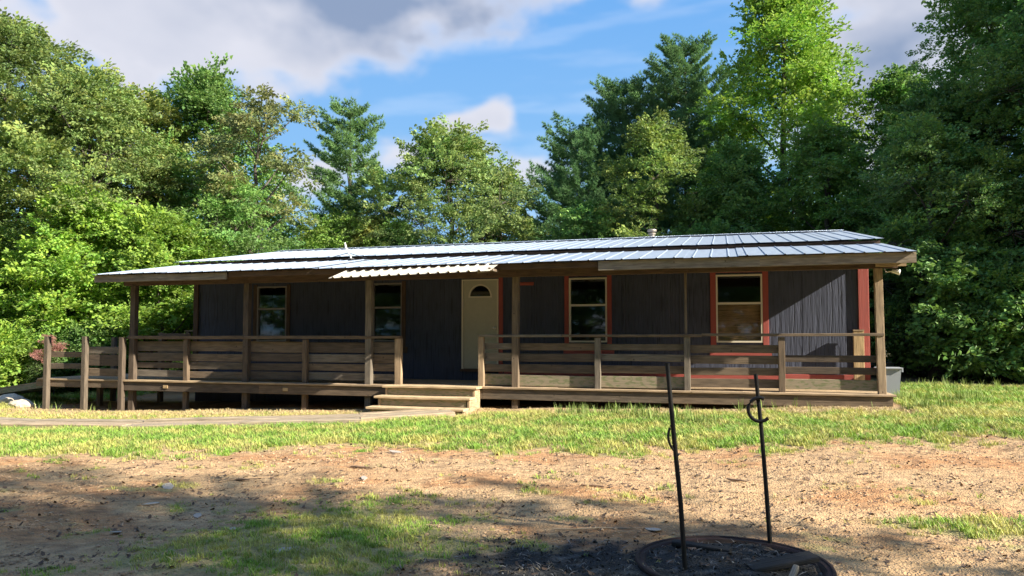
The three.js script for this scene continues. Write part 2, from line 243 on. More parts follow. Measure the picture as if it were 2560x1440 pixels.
// ---------- the house ----------
const WZ = -16, WX0 = -13.05, WX1 = 2.72, DECKY = 0.53, BACK = -24.9;
const house = thing('mobile_home', 'long low dark blue-grey house with red trim and pale metal roof', 'house');
const OPEN = [[-11.2, -10.36, 1.4, 2.76, 'w'], [-8.02, -7.28, 1.4, 2.78, 'w'], [-5.78, -4.9, 0.78, 2.82, 'd'], [-3.28, -2.44, 1.39, 2.8, 'w'], [-0.16, 0.76, 1.39, 2.8, 'w']];
{
  const r = rng(5), T = 0.06, top = 3.2, bot = 0.5;
  for (let k = 0, x = WX0; x < WX1 - 0.05; k++, x += 1.214) { // sheets of rough plywood, cut round the openings
    const a = x + 0.004, b = Math.min(x + 1.21, WX1), list = [], dz = (k % 2) * 0.003; let cuts = [a];
    for (const [p, q] of OPEN) for (const e of [p, q]) if (e > a && e < b) cuts.push(e);
    cuts.push(b); cuts.sort((p, q) => p - q);
    for (let c = 0; c + 1 < cuts.length; c++) {
      const xa = cuts[c], xb = cuts[c + 1], mid = (xa + xb) / 2, op = OPEN.find(([p, q]) => mid > p && mid < q);
      if (op) { if (op[2] > bot + 0.02) list.push(box(xa, xb, bot, op[2], WZ - T, WZ + dz, 0.45)); list.push(box(xa, xb, op[3], top, WZ - T, WZ + dz, 0.45)); } else list.push(box(xa, xb, bot, top, WZ - T, WZ + dz, 0.45));
    }
    const g = mergeGeometries(list), uv = g.attributes.uv, ou = r() * 4; for (let i = 0; i < uv.count; i++) uv.setX(i, uv.getX(i) + ou);
    part('siding_panel', g, siding, house);
  }
  part('skirting', box(WX0 + 0.03, WX1 - 0.03, -0.6, 0.5, WZ - 0.14, WZ - 0.06, 0.45), siding, house);
  part('end_wall', mergeGeometries([box(WX0, WX0 + 0.06, -0.6, 3.35, BACK, WZ - 0.062, 0.45)]), siding, house);
  part('end_wall', mergeGeometries([box(WX1 - 0.06, WX1, -0.6, 3.35, BACK, WZ - 0.062, 0.45)]), siding, house);
  part('back_wall', box(WX0 + 0.062, WX1 - 0.062, -0.6, 3.35, BACK, BACK + 0.06, 0.45), siding, house);
  for (const x of [WX0 + 0.01, WX1 - 0.07]) { const s = new THREE.Shape([new THREE.Vector2(0.08, 3.352), new THREE.Vector2(4.5, 4.1), new THREE.Vector2(8.82, 3.352)]); part('gable', new THREE.ExtrudeGeometry(s, { depth: 0.05, bevelEnabled: false }).rotateY(Math.PI / 2).translate(x, 0, WZ), siding, house); }
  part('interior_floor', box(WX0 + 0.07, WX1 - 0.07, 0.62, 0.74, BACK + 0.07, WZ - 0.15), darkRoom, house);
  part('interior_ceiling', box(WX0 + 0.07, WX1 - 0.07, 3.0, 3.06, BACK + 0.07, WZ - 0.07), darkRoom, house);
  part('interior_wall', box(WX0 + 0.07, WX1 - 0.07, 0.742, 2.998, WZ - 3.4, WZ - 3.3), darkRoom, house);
  // windows: frame with a check rail, two panes, painted trim
  OPEN.filter((o) => o[4] === 'w').forEach(([x0, x1, y0, y1], i) => {
    const f = 0.035, zf = WZ + 0.025, zb = WZ - 0.055, ym = 2.2, fr = i === 1 ? 0.02 : f;
    const w = part('window', mergeGeometries([box(x0 + 0.001, x0 + fr, y0, y1, zb, zf), box(x1 - fr, x1 - 0.001, y0, y1, zb, zf), box(x0 + fr, x1 - fr, y1 - f, y1, zb, zf), box(x0 + fr, x1 - fr, y0, y0 + f, zb, zf), box(x0 + fr, x1 - fr, ym - 0.022, ym + 0.022, zb, zf - 0.004)]), i > 1 ? paleFrame : new THREE.MeshStandardMaterial({ color: C(0.22, 0.19, 0.17), roughness: 0.6 }), house);
    part('pane', box(x0 + fr, x1 - fr, ym + 0.022, y1 - f, WZ - 0.012, WZ - 0.008), glass, w);
    part('pane', box(x0 + fr, x1 - fr, y0 + f, ym - 0.022, WZ - 0.028, WZ - 0.024), glass, w);
    const tw = i === 3 ? 0.115 : 0.1, tm = i > 1 ? redPaint : brownBeam;
    board('trim_board', x0 - tw, x0 - 0.002, y0 - 0.12, y1 + 0.04, WZ + 0.004, WZ + 0.03, tm, w); board('trim_board', x1 + 0.002, x1 + tw, y0 - 0.12, y1 + 0.04, WZ + 0.004, WZ + 0.03, tm, w);
    board('sill_board', x0 - tw - 0.02, x1 + tw + 0.05, y0 - 0.27, y0 - 0.122, WZ + 0.004, WZ + 0.034, i > 1 ? redPaint : tm, w);
    if (i > 1) board('head_trim', x0 - tw, x1 + tw, y1 + 0.042, y1 + 0.12, WZ + 0.004, WZ + 0.032, redPaint, w);
    if (i === 3) { part('lower_covering', box(x0 + 0.04, x1 - 0.04, y0 + 0.03, ym - 0.03, WZ - 0.09, WZ - 0.075, 0.6), wood(0.33, 0.19, 0.10), w); w.userData.label = 'window with brown sheet behind its lower half'; }
  });
  // the cream door
  const [dx0, dx1, dy0, dy1] = OPEN[2], s = new THREE.Shape(), w = dx1 - dx0 - 0.08, h = dy1 - dy0 - 0.04; s.moveTo(0, 0).lineTo(w, 0).lineTo(w, h).lineTo(0, h).closePath();
  const hole = new THREE.Path(); hole.moveTo(w / 2 + 0.25, h - 0.36); hole.absarc(w / 2, h - 0.36, 0.25, 0, Math.PI, false); hole.closePath(); s.holes.push(hole);
  const door = part('door', new THREE.ExtrudeGeometry(s, { depth: 0.045, bevelEnabled: true, bevelSize: 0.004, bevelThickness: 0.004, bevelSegments: 1, curveSegments: 16 }).translate(dx0 + 0.04, dy0 + 0.01, WZ - 0.045), cream, house); door.userData.label = 'cream front door with half-round light';
  const fan = new THREE.Shape(); fan.absarc(0, 0, 0.25, 0, Math.PI, false); fan.closePath();
  part('fan_light', new THREE.ExtrudeGeometry(fan, { depth: 0.006, bevelEnabled: false, curveSegments: 16 }).translate(dx0 + 0.04 + w / 2, dy0 + 0.01 + h - 0.36, WZ - 0.03), glass, door);
  const rim = new THREE.Shape(); rim.absarc(0, 0, 0.278, 0, Math.PI, false); rim.lineTo(-0.278, -0.028); rim.lineTo(0.278, -0.028); const ri = new THREE.Path(); ri.moveTo(0.246, 0.002); ri.absarc(0, 0.002, 0.244, 0, Math.PI, false); ri.closePath(); rim.holes.push(ri);
  part('fan_light_frame', new THREE.ExtrudeGeometry(rim, { depth: 0.012, bevelEnabled: false, curveSegments: 16 }).translate(dx0 + 0.04 + w / 2, dy0 + 0.01 + h - 0.36, WZ + 0.005), paleFrame, door);
  const knob = new THREE.MeshStandardMaterial({ color: C(0.75, 0.72, 0.65), roughness: 0.25, metalness: 0.9 });
  part('door_handle', new THREE.LatheGeometry([[0, 0.065], [0.022, 0.062], [0.03, 0.048], [0.022, 0.03], [0.011, 0.022], [0.013, 0.006], [0.034, 0]].map(([a, b]) => new THREE.Vector2(a, b)), 12).rotateX(Math.PI / 2).translate(dx1 - 0.1, dy0 + 0.93, WZ + 0.004), knob, door);
  const frame = part('door_frame', mergeGeometries([box(dx0 + 0.001, dx0 + 0.034, dy0, dy1, WZ - 0.05, WZ + 0.035), box(dx1 - 0.034, dx1 - 0.001, dy0, dy1, WZ - 0.05, WZ + 0.035), box(dx0 + 0.034, dx1 - 0.034, dy1 - 0.03, dy1 - 0.001, WZ - 0.05, WZ + 0.035)]), paleFrame, house);
  part('threshold', box(dx0 - 0.02, dx1 + 0.02, dy0 - 0.06, dy0 - 0.002, WZ + 0.004, WZ + 0.07), brownBeam, frame);
  board('door_trim', dx1 + 0.002, dx1 + 0.1, 0.6, dy1 + 0.05, WZ + 0.004, WZ + 0.03, redPaint, house);
  board('corner_trim', WX1 - 0.16, WX1 + 0.03, 0.6, 3.2, WZ + 0.005, WZ + 0.045, redPaint, house);
  board('corner_trim', WX0 - 0.02, WX0 + 0.12, 0.6, 3.2, WZ + 0.005, WZ + 0.045, brownBeam, house);
  for (const [a, b] of [[-4.78, -1.9], [-1.9, 2.5]]) board('base_trim', a + 0.004, b - 0.004, 0.60, 0.755, WZ + 0.004, WZ + 0.028, redPaint, house);
  board('name_board', -4.42, -4.08, 2.66, 2.73, WZ + 0.004, WZ + 0.02, redPaint, house);
}
// ribbed metal sheets: closed profile 3 mm thick, ribs 20 mm high every 305 mm
function sheetGeo(w, len, ribH = 0.013, every = 0.305, rw = 0.017, th = 0.003) {
  const s = new THREE.Shape(), up = [[0, 0]]; for (let x = every / 2; x < w - 0.02; x += every) up.push([x - rw, 0], [x - rw * 0.5, ribH], [x + rw * 0.5, ribH], [x + rw, 0]); up.push([w, 0]);
  up.forEach(([x, y], i) => (i ? s.lineTo(x, y) : s.moveTo(x, y))); for (let i = up.length - 1; i >= 0; i--) s.lineTo(up[i][0], up[i][1] - th); s.closePath();
  return new THREE.ExtrudeGeometry(s, { depth: len, bevelEnabled: false, steps: 2 });
}
const UPSL = Math.atan2(0.78, 4.6), LOSL = Math.atan2(0.47, 2.8);
{
  const roof = part('roof', box(-13.55, 2.95, 4.06, 4.1, -20.56, -20.44), brownBeam, house); // ridge board carries the sheets
  const r = rng(31), up = sheetGeo(0.934, 4.72), n = 18, x0 = -13.6;
  for (let k = 0; k < n; k++) {
    const o = part('roof_panel', up, roofMetal, roof); o.position.set(x0 + k * 0.923, 3.43 + (k % 2) * 0.004 + (r() - 0.5) * 0.002, -15.86 + (r() - 0.5) * 0.03); o.rotation.set(Math.PI - UPSL, 0, 0); o.rotation.set(UPSL, 0, 0);
    o.position.z -= 4.72 * Math.cos(UPSL); o.position.y += 4.72 * Math.sin(UPSL);
    const b = part('roof_panel', up, roofMetal, roof); b.position.set(x0 + k * 0.923, 3.43 + (k % 2) * 0.004, BACK - 0.26); b.rotation.set(-UPSL, 0, 0);
  }
  part('ridge_cap', mergeGeometries([new THREE.BoxGeometry(16.5, 0.006, 0.22).rotateX(UPSL).translate(-5.3, 4.243, -20.41), new THREE.BoxGeometry(16.5, 0.006, 0.22).rotateX(-UPSL).translate(-5.3, 4.243, -20.615)]), roofMetal, roof);
  part('lap_trim', box(-13.55, 2.98, 3.355, 3.408, -16.03, -15.97), brownBeam, roof);
  const vent = part('vent_pipe', new THREE.LatheGeometry([[0, 0], [0.075, 0], [0.075, 0.2], [0.11, 0.21], [0.11, 0.23], [0.07, 0.24], [0.07, 0.27], [0.125, 0.275], [0.13, 0.33], [0.1, 0.345], [0, 0.35]].map(([a, b]) => new THREE.Vector2(a, b)), 14).translate(-1.9, 4.15, -20.75), new THREE.MeshStandardMaterial({ color: C(0.34, 0.29, 0.24), metalness: 0.6, roughness: 0.5 }), house);
  vent.userData.label = 'capped metal vent pipe';
  part('plumbing_vent', new THREE.CylinderGeometry(0.035, 0.035, 0.22, 10).translate(-6.85, 4.19, -20.9), paleFrame, house);
  part('roof_vent', mergeGeometries([new THREE.CylinderGeometry(0.06, 0.06, 0.12, 10).translate(-12.5, 4.16, -20.8), new THREE.CylinderGeometry(0.09, 0.1, 0.05, 10).translate(-12.5, 4.24, -20.8)]), rust, house);
}

// ---------- the porch ----------
const porch = thing('covered_porch', 'weathered wooden porch with slatted rails and metal roof along the house', 'porch');
{
  const r = rng(8), PZ = -13.95;
  // deck boards along the house
  let k = 0;
  for (let z = -13.78; z > -15.9; z -= 0.148, k++) { const cut = [-13.3, -9.2 + (k % 3) * 1.1, -4.4 + (k % 2) * 1.3, -0.6 + (k % 3) * 0.9, 2.74]; for (let c = 0; c + 1 < cut.length; c++) board('deck_board', cut[c] + 0.003, cut[c + 1] - 0.003 + (k === 0 && c === 3 ? 0.03 : r() * 0.02), DECKY - 0.038, DECKY + (r() - 0.5) * 0.006, z - 0.14, z, pick(DECK, r), porch); }
  for (const [a, b] of [[-13.26, -9.6], [-9.6, -6.52], [-6.52, -4.56], [-4.56, -1.0], [-1.0, 2.72]]) board('rim_board', a + 0.002, b - 0.002, DECKY - 0.235, DECKY - 0.042, -13.85, -13.81, pick(WOODS, r), porch);
  board('rim_board', 2.68, 2.72, DECKY - 0.235, DECKY - 0.042, -15.9, -13.86, WOODS[0], porch);
  for (let x = -12.9; x < 2.5; x += 0.61) board('joist', x, x + 0.04, DECKY - 0.22, DECKY - 0.045, -15.85, -13.86, WOODS[3], porch);
  // roof posts and rail posts
  const foot = (x) => baseGround(x, PZ) - 0.25;
  for (const [x, w, t] of [[-13.03, 0.14, 0], [-10.02, 0.13, 0.002], [-7.08, 0.135, 0], [-3.92, 0.13, 0.004], [2.57, 0.125, -0.012]]) board('post', x - w / 2, x + w / 2, foot(x), 2.68, PZ - 0.06, PZ + 0.06, x > 2 ? DECK[1] : pick(WOODS, r), porch, -t);
  board('post', -0.70, -0.655, 1.56, 2.68, PZ - 0.03, PZ + 0.02, WOODS[2], porch);
  for (const [x, top] of [[-11.58, 1.45], [-8.57, 1.45], [-6.4, 1.47], [-4.63, 1.5], [-2.31, 1.49], [-0.66, 1.5], [0.97, 1.5]]) board('rail_post', x - (x === -6.4 ? 0.085 : 0.055), x + 0.055, x < -6 || x === -0.66 ? foot(x) : DECKY - 0.04, top, PZ - 0.05, PZ + 0.045, x === -6.4 || x === -4.63 ? DECK[1] : pick(WOODS, r), porch);
  for (const x of [-3.92, -0.66]) board('pier', x - 0.06, x + 0.06, foot(x), DECKY - 0.24, PZ + 0.0, PZ + 0.1, WOODS[0], porch);
  // rail boards
  const L4 = [[1.18, 1.4], [0.97, 1.14], [0.79, 0.94], [0.6, 0.75]], M4 = [[1.245, 1.38], [1.04, 1.19], [0.81, 0.97], [0.56, 0.77]], R3 = [[1.05, 1.19], [0.86, 0.97], [0.585, 0.75]], R4 = [[1.22, 1.37], [1.02, 1.17], [0.81, 0.96], [0.58, 0.76]];
  const bays = [[-12.96, -11.63, L4], [-11.63, -10.09, L4], [-9.95, -8.62, L4], [-8.62, -7.15, L4], [-7.01, -6.44, L4], [-4.6, -3.98, M4], [-3.86, -2.33, M4], [-2.33, -0.68, M4], [-0.68, 0.94, R4], [0.94, 2.54, R3]];
  for (const [a, b, rows] of bays) rows.forEach(([y0, y1], i) => { const j = () => (r() - 0.5) * 0.03, m = rows === R3 && i === 2 ? mossWood : rows === M4 && i === 3 ? mossWood : pick(WOODS, r); board('rail_board', a - 0.02 + j() * 0.5, b + 0.02 + j() * 0.5, y0 + j(), y1 + j(), PZ - 0.092 + (i % 2) * 0.002, PZ - 0.054, m, porch, (r() - 0.5) * 0.014); });
  for (const [a, b, y, h] of [[-13.15, -10.05, 1.46, 0.075], [-10.05, -7.1, 1.46, 0.07], [-7.1, -6.36, 1.475, 0.05], [-4.68, -3.0, 1.503, 0.05], [-3.0, -0.4, 1.503, 0.05], [-0.4, 2.62, 1.52, 0.05]]) board('rail_cap', a + 0.003, b - 0.003, y, y + h, PZ - 0.07, PZ + 0.072, pick(WOODS, r), porch);
  // header beam, rafters, fascia
  for (const [a, b] of [[-13.3, -10.0], [-10.0, -7.1], [-7.1, -3.9], [-3.9, -0.6], [-0.6, 2.86]]) board('header_beam', a + 0.002, b - 0.002, 2.682, 2.87, PZ - 0.05, PZ + 0.05, brownBeam, porch);
  for (let x = -13.2; x < 2.95; x += 0.62) { const o = part('rafter', boardGeo(2.45, 0.13, 0.04), brownBeam, porch); o.rotation.order = 'YXZ'; o.rotation.set(0, Math.PI / 2, LOSL); o.position.set(x, 3.06, -14.72); }
  board('fascia_board', -13.62, -11.9, 2.73, 2.885, -13.42, -13.385, greyWood, porch); board('fascia_board', -11.9, -10.15, 2.73, 2.875, -13.42, -13.387, greyWood, porch);
  board('fascia_board', -2.2, 0.6, 2.715, 2.89, -13.42, -13.385, greyWood, porch); board('fascia_board', 0.6, 3.03, 2.715, 2.89, -13.42, -13.386, wood(0.33, 0.27, 0.2), porch);
  board('fascia_board', -10.13, -2.22, 2.78, 2.885, -13.47, -13.435, brownBeam, porch);
  for (const x of [2.99, -13.6]) { const o = part('rake_board', boardGeo(2.6, 0.15, 0.035), greyWood, porch); o.rotation.order = 'YXZ'; o.rotation.set(0, Math.PI / 2, LOSL); o.position.set(x, 3.045, -14.72); }
  board('outlooker', 2.5, 2.97, 2.70, 2.80, -13.86, -13.8, DECK[0], porch);
  for (let x = -13.03, q = 0; q < 3; q++) board('splice_plate', [-12.0, -8.95, -5.9][q] - 0.06, [-12.0, -8.95, -5.9][q] + 0.06, DECKY - 0.17, DECKY - 0.1, -13.808, -13.795, newWood, porch);
  const lo = sheetGeo(0.934, 2.82);
  for (let q = 0; q < 18; q++) { const o = part('roof_panel', lo, roofMetal, porch), L = 2.82; o.rotation.set(LOSL, 0, 0); o.position.set(-13.6 + q * 0.923, 2.9 + (q % 2) * 0.004 + Math.sin(q * 1.7) * 0.006 + L * Math.sin(LOSL), -13.31 + (r() - 0.5) * 0.035 - L * Math.cos(LOSL)); }
  // old tan sheet hung under the eave over the steps
  const aw = part('awning_sheet', sheetGeo(3.3, 0.62, 0.028, 0.2, 0.03), tanMetal, porch); aw.rotation.set(0.30, 0, 0.02); aw.position.set(-7.4, 2.83, -13.42); aw.userData.label = 'tan corrugated awning sheet above the steps';
  board('awning_brace', -4.42, -4.1, 2.71, 2.76, -13.1, -13.05, greyWood, porch, 0.12);
  const br = part('awning_brace', boardGeo(0.5, 0.05, 0.04), WOODS[2], porch); br.rotation.y = Math.PI / 2; br.position.set(-4.15, 2.76, -13.2);
}

// steps
{
  const stepWood = wood(0.62, 0.47, 0.29), st = thing('porch_steps', 'three mossy wooden steps leading up to the porch', 'steps'); const X0 = -6.5, X1 = -4.6, r = rng(4);
  for (const [y, z0, z1, dx] of [[0.545, -13.80, -13.44, 0.0], [0.36, -13.5, -13.14, -0.03], [0.175, -13.2, -12.86, -0.06]]) board('tread', X0 + dx - 0.03, X1 + dx + 0.04, y - 0.042, y, z0, z1, stepWood, st);
  for (const [y0, y1, z, dx] of [[0.362, 0.5, -13.5, 0], [0.177, 0.316, -13.2, -0.02], [-0.05, 0.13, -12.92, -0.05]]) board('riser', X0 + dx + 0.02, X1 + dx - 0.06, y0, y1, z - 0.028, z, mossWood, st);
  for (const x of [X0 + 0.02, X1 - 0.05]) { const s = new THREE.Shape(); [[0, -0.1], [0, 0.5], [0.32, 0.5], [0.32, 0.315], [0.62, 0.315], [0.62, 0.13], [0.9, 0.13], [0.9, -0.1]].forEach(([a, b], i) => (i ? s.lineTo(a, b) : s.moveTo(a, b))); part('stringer', new THREE.ExtrudeGeometry(s, { depth: 0.04, bevelEnabled: false }).rotateY(-Math.PI / 2).translate(x + 0.04, 0, -13.805), DECK[0], st); }
}

// landing and ramp at the left end
{
  const ld = thing('ramp_landing', 'small railed wooden landing at the left end of the porch', 'landing'), r = rng(21), f = (x, z) => baseGround(x, z) - 0.25;
  for (let z = -13.84; z > -16.1; z -= 0.148) board('deck_board', -15.7, -13.32, DECKY - 0.04, DECKY + (r() - 0.5) * 0.006, z - 0.14, z, pick(DECK, r), ld);
  board('rim_board', -15.75, -13.3, DECKY - 0.19, DECKY - 0.042, -13.9, -13.86, WOODS[2], ld); board('rim_board', -15.75, -15.71, DECKY - 0.19, DECKY - 0.042, -16.1, -13.9, WOODS[1], ld); board('rim_board', -15.71, -13.3, DECKY - 0.19, DECKY - 0.042, -16.14, -16.1, WOODS[1], ld);
  for (const [x, z, t] of [[-15.36, -13.8, 1.52], [-14.25, -13.8, 1.52], [-13.2, -13.8, 1.5], [-14.05, -15.98, 1.62], [-15.55, -15.98, 1.5], [-14.9, -14.9, 0.45]]) board('post', x - 0.055, x + 0.055, f(x, z), t, z - 0.055, z + 0.055, pick(WOODS, r), ld);
  for (const [a, b, y0, y1, z] of [[-15.4, -14.27, 1.03, 1.16, -13.87], [-15.4, -14.27, 0.76, 0.89, -13.87], [-14.25, -13.2, 1.12, 1.28, -13.87], [-14.25, -13.2, 0.84, 1.1, -13.873], [-14.25, -13.2, 0.6, 0.78, -13.87], [-14.0, -13.1, 1.45, 1.6, -15.9], [-14.0, -13.1, 1.18, 1.4, -15.9], [-14.0, -13.1, 0.95, 1.14, -15.9]]) board('rail_board', a, b, y0, y1, z - 0.035, z, pick(WOODS, r), ld, (r() - 0.5) * 0.012);
  const rp = thing('access_ramp', 'sloping plank ramp running down left behind the landing', 'ramp'), len = 4.6, sl = Math.atan2(0.62, len);
  for (let k = 0; k < 8; k++) { const o = part('ramp_board', boardGeo(len, 0.035, 0.15), pick(DECK, r), rp); o.rotation.z = sl; o.position.set(-17.9, 0.18, -14.7 - k * 0.156); }
  for (const z of [-14.62, -15.92]) { const o = part('ramp_stringer', boardGeo(len, 0.12, 0.04), mossWood, rp); o.rotation.z = sl; o.position.set(-17.9, 0.1, z); }
}
shade(house); shade(porch);

// walkway of old planks
{
  const path = thing('path', 'low walkway of half-buried grey planks before the porch', 'path'); path.userData.kind = 'structure';
  const F = PATHF, r = rng(14), greys = [wood(0.42, 0.33, 0.23), wood(0.36, 0.30, 0.22), wood(0.46, 0.36, 0.25)];
  for (let i = 0; i + 1 < F.length; i++) {
    const [xa, za] = F[i], [xb, zb] = F[i + 1], L = Math.hypot(xb - xa, zb - za), a = Math.atan2(-(zb - za), xb - xa), nx = (zb - za) / L, nz = -(xb - xa) / L;
    for (let k = 0; k < 4; k++) { const off = 0.12 + k * 0.265, mx = (xa + xb) / 2 + nx * off, mz = (za + zb) / 2 + nz * off; const o = part('plank', boardGeo(L - 0.02 + 0.06 * r(), 0.09, 0.236, 0.012), pick(greys, r), path); o.rotation.set((r() - 0.5) * 0.12, a + (r() - 0.5) * 0.02, (ground(xb, zb) - ground(xa, za)) / L); o.rotation.order = 'YZX'; o.position.set(mx, ground(mx, mz) + 0.03 + (r() - 0.5) * 0.035, mz); }
  }
}

// ---------- small things ----------
{
  const bin = thing('trash_bin', 'grey plastic bin with flared rim at the far porch end', 'bin', [3.06, 0.33, -15.9]); const grey = new THREE.MeshStandardMaterial({ color: C(0.34, 0.36, 0.39), roughness: 0.5 });
  const body = new THREE.CylinderGeometry(0.235, 0.185, 0.56, 4, 1, false, Math.PI / 4).toNonIndexed(); body.computeVertexNormals();
  part('tub', body.scale(1.15, 1, 1.0).translate(0, 0.28, 0), grey, bin); part('rim', box(-0.22, 0.22, 0.561, 0.585, -0.2, 0.2), grey, bin); for (const s of [-1, 1]) part('handle', box(s * 0.233 - 0.012, s * 0.233 + 0.012, 0.5, 0.58, -0.08, 0.08), grey, bin);
  const fl = thing('flood_light', 'small white twin flood lamp under the right porch corner', 'lamp', [2.66, 2.64, -13.95]); const wh = new THREE.MeshStandardMaterial({ color: C(0.7, 0.68, 0.62), roughness: 0.4 });
  part('arm', tubeGeo([V3(0, 0.03, 0), V3(0.02, -0.03, 0.03), V3(0.07, -0.02, 0.05), V3(0.11, -0.015, 0.06)], 0.011, 6), wh, fl);
  part('lamp_head', new THREE.LatheGeometry([[0, 0], [0.03, 0.002], [0.034, 0.05], [0.045, 0.1], [0.05, 0.125], [0, 0.115]].map(([a, b]) => new THREE.Vector2(a, b)), 12).rotateZ(-Math.PI / 2 - 0.2).translate(0.1, -0.012, 0.06), wh, fl);
  const lb = thing('leaning_plank', 'short thick new plank standing against the wall by the red corner', 'plank', [2.53, DECKY, -15.86]); part('plank', (() => { const g = boardGeo(1.09, 0.19, 0.09); return g.rotateZ(Math.PI / 2).translate(0, 0.545, 0); })(), newWood, lb); part('end_block', box(-0.1, 0.1, 1.092, 1.12, -0.05, 0.055), DECK[1], lb);
  // antenna mast with guy wires
  const an = thing('roof_antenna', 'bent white antenna mast held by thin wires on the roof', 'antenna', [-8.5, 3.33, -15.75]); const dk = new THREE.MeshStandardMaterial({ color: C(0.05, 0.05, 0.055), roughness: 0.6, metalness: 0.4 });
  part('mast', tubeGeo([V3(0.03, 0, 0.02), V3(0.0, 0.1, 0), V3(-0.09, 0.2, -0.02), V3(-0.14, 0.3, -0.03), V3(-0.17, 0.42, -0.03)], [0.02, 0.02, 0.022, 0.024, 0.018], 8), wh, an); part('base_plate', new THREE.CylinderGeometry(0.07, 0.09, 0.03, 10).translate(0.03, 0.02, 0.02), dk, an);
  part('guy_wire', tubeGeo([V3(-0.06, 0.17, -0.01), V3(-0.62, 0.05, 0.02)], 0.008, 5), dk, an); part('guy_wire', tubeGeo([V3(-0.04, 0.16, -0.01), V3(0.46, 0.02, 0.05)], 0.008, 5), dk, an);
  // two iron cooking poles by the fire ring
  const p1 = thing('iron_fire_pole', 'taller nearer iron pole with a D-shaped side loop, standing in the fire pit', 'pole', [-0.26, -0.05, -4.85], 'iron poles at the fire pit');
  part('shaft', tubeGeo([V3(0.015, -0.1, 0), V3(-0.02, 0.5, 0), V3(-0.06, 0.95, 0), V3(-0.095, 1.38, 0)], [0.0165, 0.0155, 0.015, 0.0145], 10), iron, p1); part('end_cap', new THREE.CylinderGeometry(0.0148, 0.0148, 0.006, 10).translate(-0.0953, 1.383, 0), iron, p1);
  part('side_loop', tubeGeo(Array.from({ length: 13 }, (_, i) => { const t = i / 12; return V3(-0.038 - 0.055 * t + 0.01 - 0.045 * Math.sin(Math.PI * t) ** 0.8 + 0.02 * t, 0.80 + 0.2 * t, 0.015 * Math.sin(t * Math.PI)); }), 0.008, 8), iron, p1);
  const p2 = thing('iron_fire_pole', 'shorter farther iron pole with a C-shaped hook, standing behind the fire ring', 'pole', [0.29, -0.05, -5.6], 'iron poles at the fire pit');
  part('shaft', tubeGeo([V3(0.012, -0.1, 0), V3(-0.02, 0.5, 0), V3(-0.045, 0.9, 0), V3(-0.078, 1.28, 0)], [0.017, 0.016, 0.015, 0.0145], 10), iron, p2); part('end_cap', new THREE.CylinderGeometry(0.0148, 0.0148, 0.006, 10).translate(-0.078, 1.283, 0), iron, p2);
  part('hook', tubeGeo(Array.from({ length: 15 }, (_, i) => { const a = -0.75 + i / 14 * -4.35; return V3(-0.055 + 0.078 * Math.cos(a), 1.035 + 0.084 * Math.sin(a), 0.022); }), 0.0125, 8), iron, p2);
  // fire ring: rolled steel band with a lip
  const fr = thing('fire_ring', 'rusty dark steel fire ring sunk in the dirt and half full of ash', 'fire ring', [RING[0], 0, RING[1]]);
  part('band', new THREE.LatheGeometry([[0.585, -0.06], [0.6, 0.035], [0.614, 0.042], [0.604, 0.05], [0.56, 0.044], [0.54, 0.0], [0.53, -0.08]].map(([a, b]) => new THREE.Vector2(a, b)), 56), rust, fr);
  const g2 = new THREE.TorusGeometry(0.606, 0.015, 8, 64).rotateX(Math.PI / 2).translate(0, 0.044, 0); part('rim', g2, rust, fr);
  const ch = new THREE.MeshStandardMaterial({ color: C(0.022, 0.02, 0.019), roughness: 0.95, bumpMap: woodBump, bumpScale: 0.006 });
  for (const [x, z, L, w, a, t, m, nm] of [[0.3, 0.02, 0.46, 0.12, 0.5, 0.06, ch, 'charred flat board lying in the fire ring below the far pole'], [0.34, 0.3, 0.2, 0.035, 1.25, 0.25, greyWood, 'pale stub of wood sticking up at the front of the fire ring'], [-0.2, -0.2, 0.4, 0.06, -0.3, 0.03, ch, 'black burnt stick along the back of the fire ring']]) { const o = tag(part('firewood', boardGeo(L, 0.035, w, 0.008), m), nm, 'wood'); o.position.set(RING[0] + x, 0.075, RING[1] + z); o.rotation.set(0.1, a, t); shade(o); }
  // rocks by the ramp
  const stone = new THREE.MeshStandardMaterial({ color: C(0.5, 0.42, 0.32), roughness: 0.95, bumpMap: woodBump, bumpScale: 0.005 });
  for (const [x, z, s, l] of [[-17.2, -14.4, 0.36, 'larger pale rounded rock at the foot of the ramp'], [-16.2, -13.9, 0.27, 'smaller flat pale rock nearer the landing post']]) { const g = new THREE.IcosahedronGeometry(s, 3), p = g.attributes.position; for (let i = 0; i < p.count; i++) { const k = 1 + 0.3 * fbm3(p.getX(i) * 3 + x, p.getY(i) * 3, p.getZ(i) * 3, 3); p.setXYZ(i, p.getX(i) * k * 1.25, p.getY(i) * k * 0.55, p.getZ(i) * k * 0.9); } g.computeVertexNormals(); const o = tag(part('rock', g, stone), l, 'rock', 'rocks by the ramp'); o.position.set(x, ground(x, z) + s * 0.22, z); shade(o); }
  // workbench with a heap of cloth beyond the left wall
  const wb = thing('workbench', 'rough plank workbench behind the left porch rail', 'bench', [-15.6, 0.05, -19.2]); const r = rng(3);
  for (let k = 0; k < 4; k++) board('top_board', -0.1, 2.1, 1.62, 1.66, -0.4 + k * 0.2, -0.205 + k * 0.2, pick(DECK, r), wb); for (const [x, z] of [[0, -0.35], [2, -0.35], [0, 0.35], [2, 0.35]]) board('leg', x - 0.045, x + 0.045, -0.1, 1.62, z - 0.045, z + 0.045, WOODS[2], wb); board('shelf', 0.05, 1.95, 1.2, 1.235, -0.3, 0.3, DECK[1], wb);
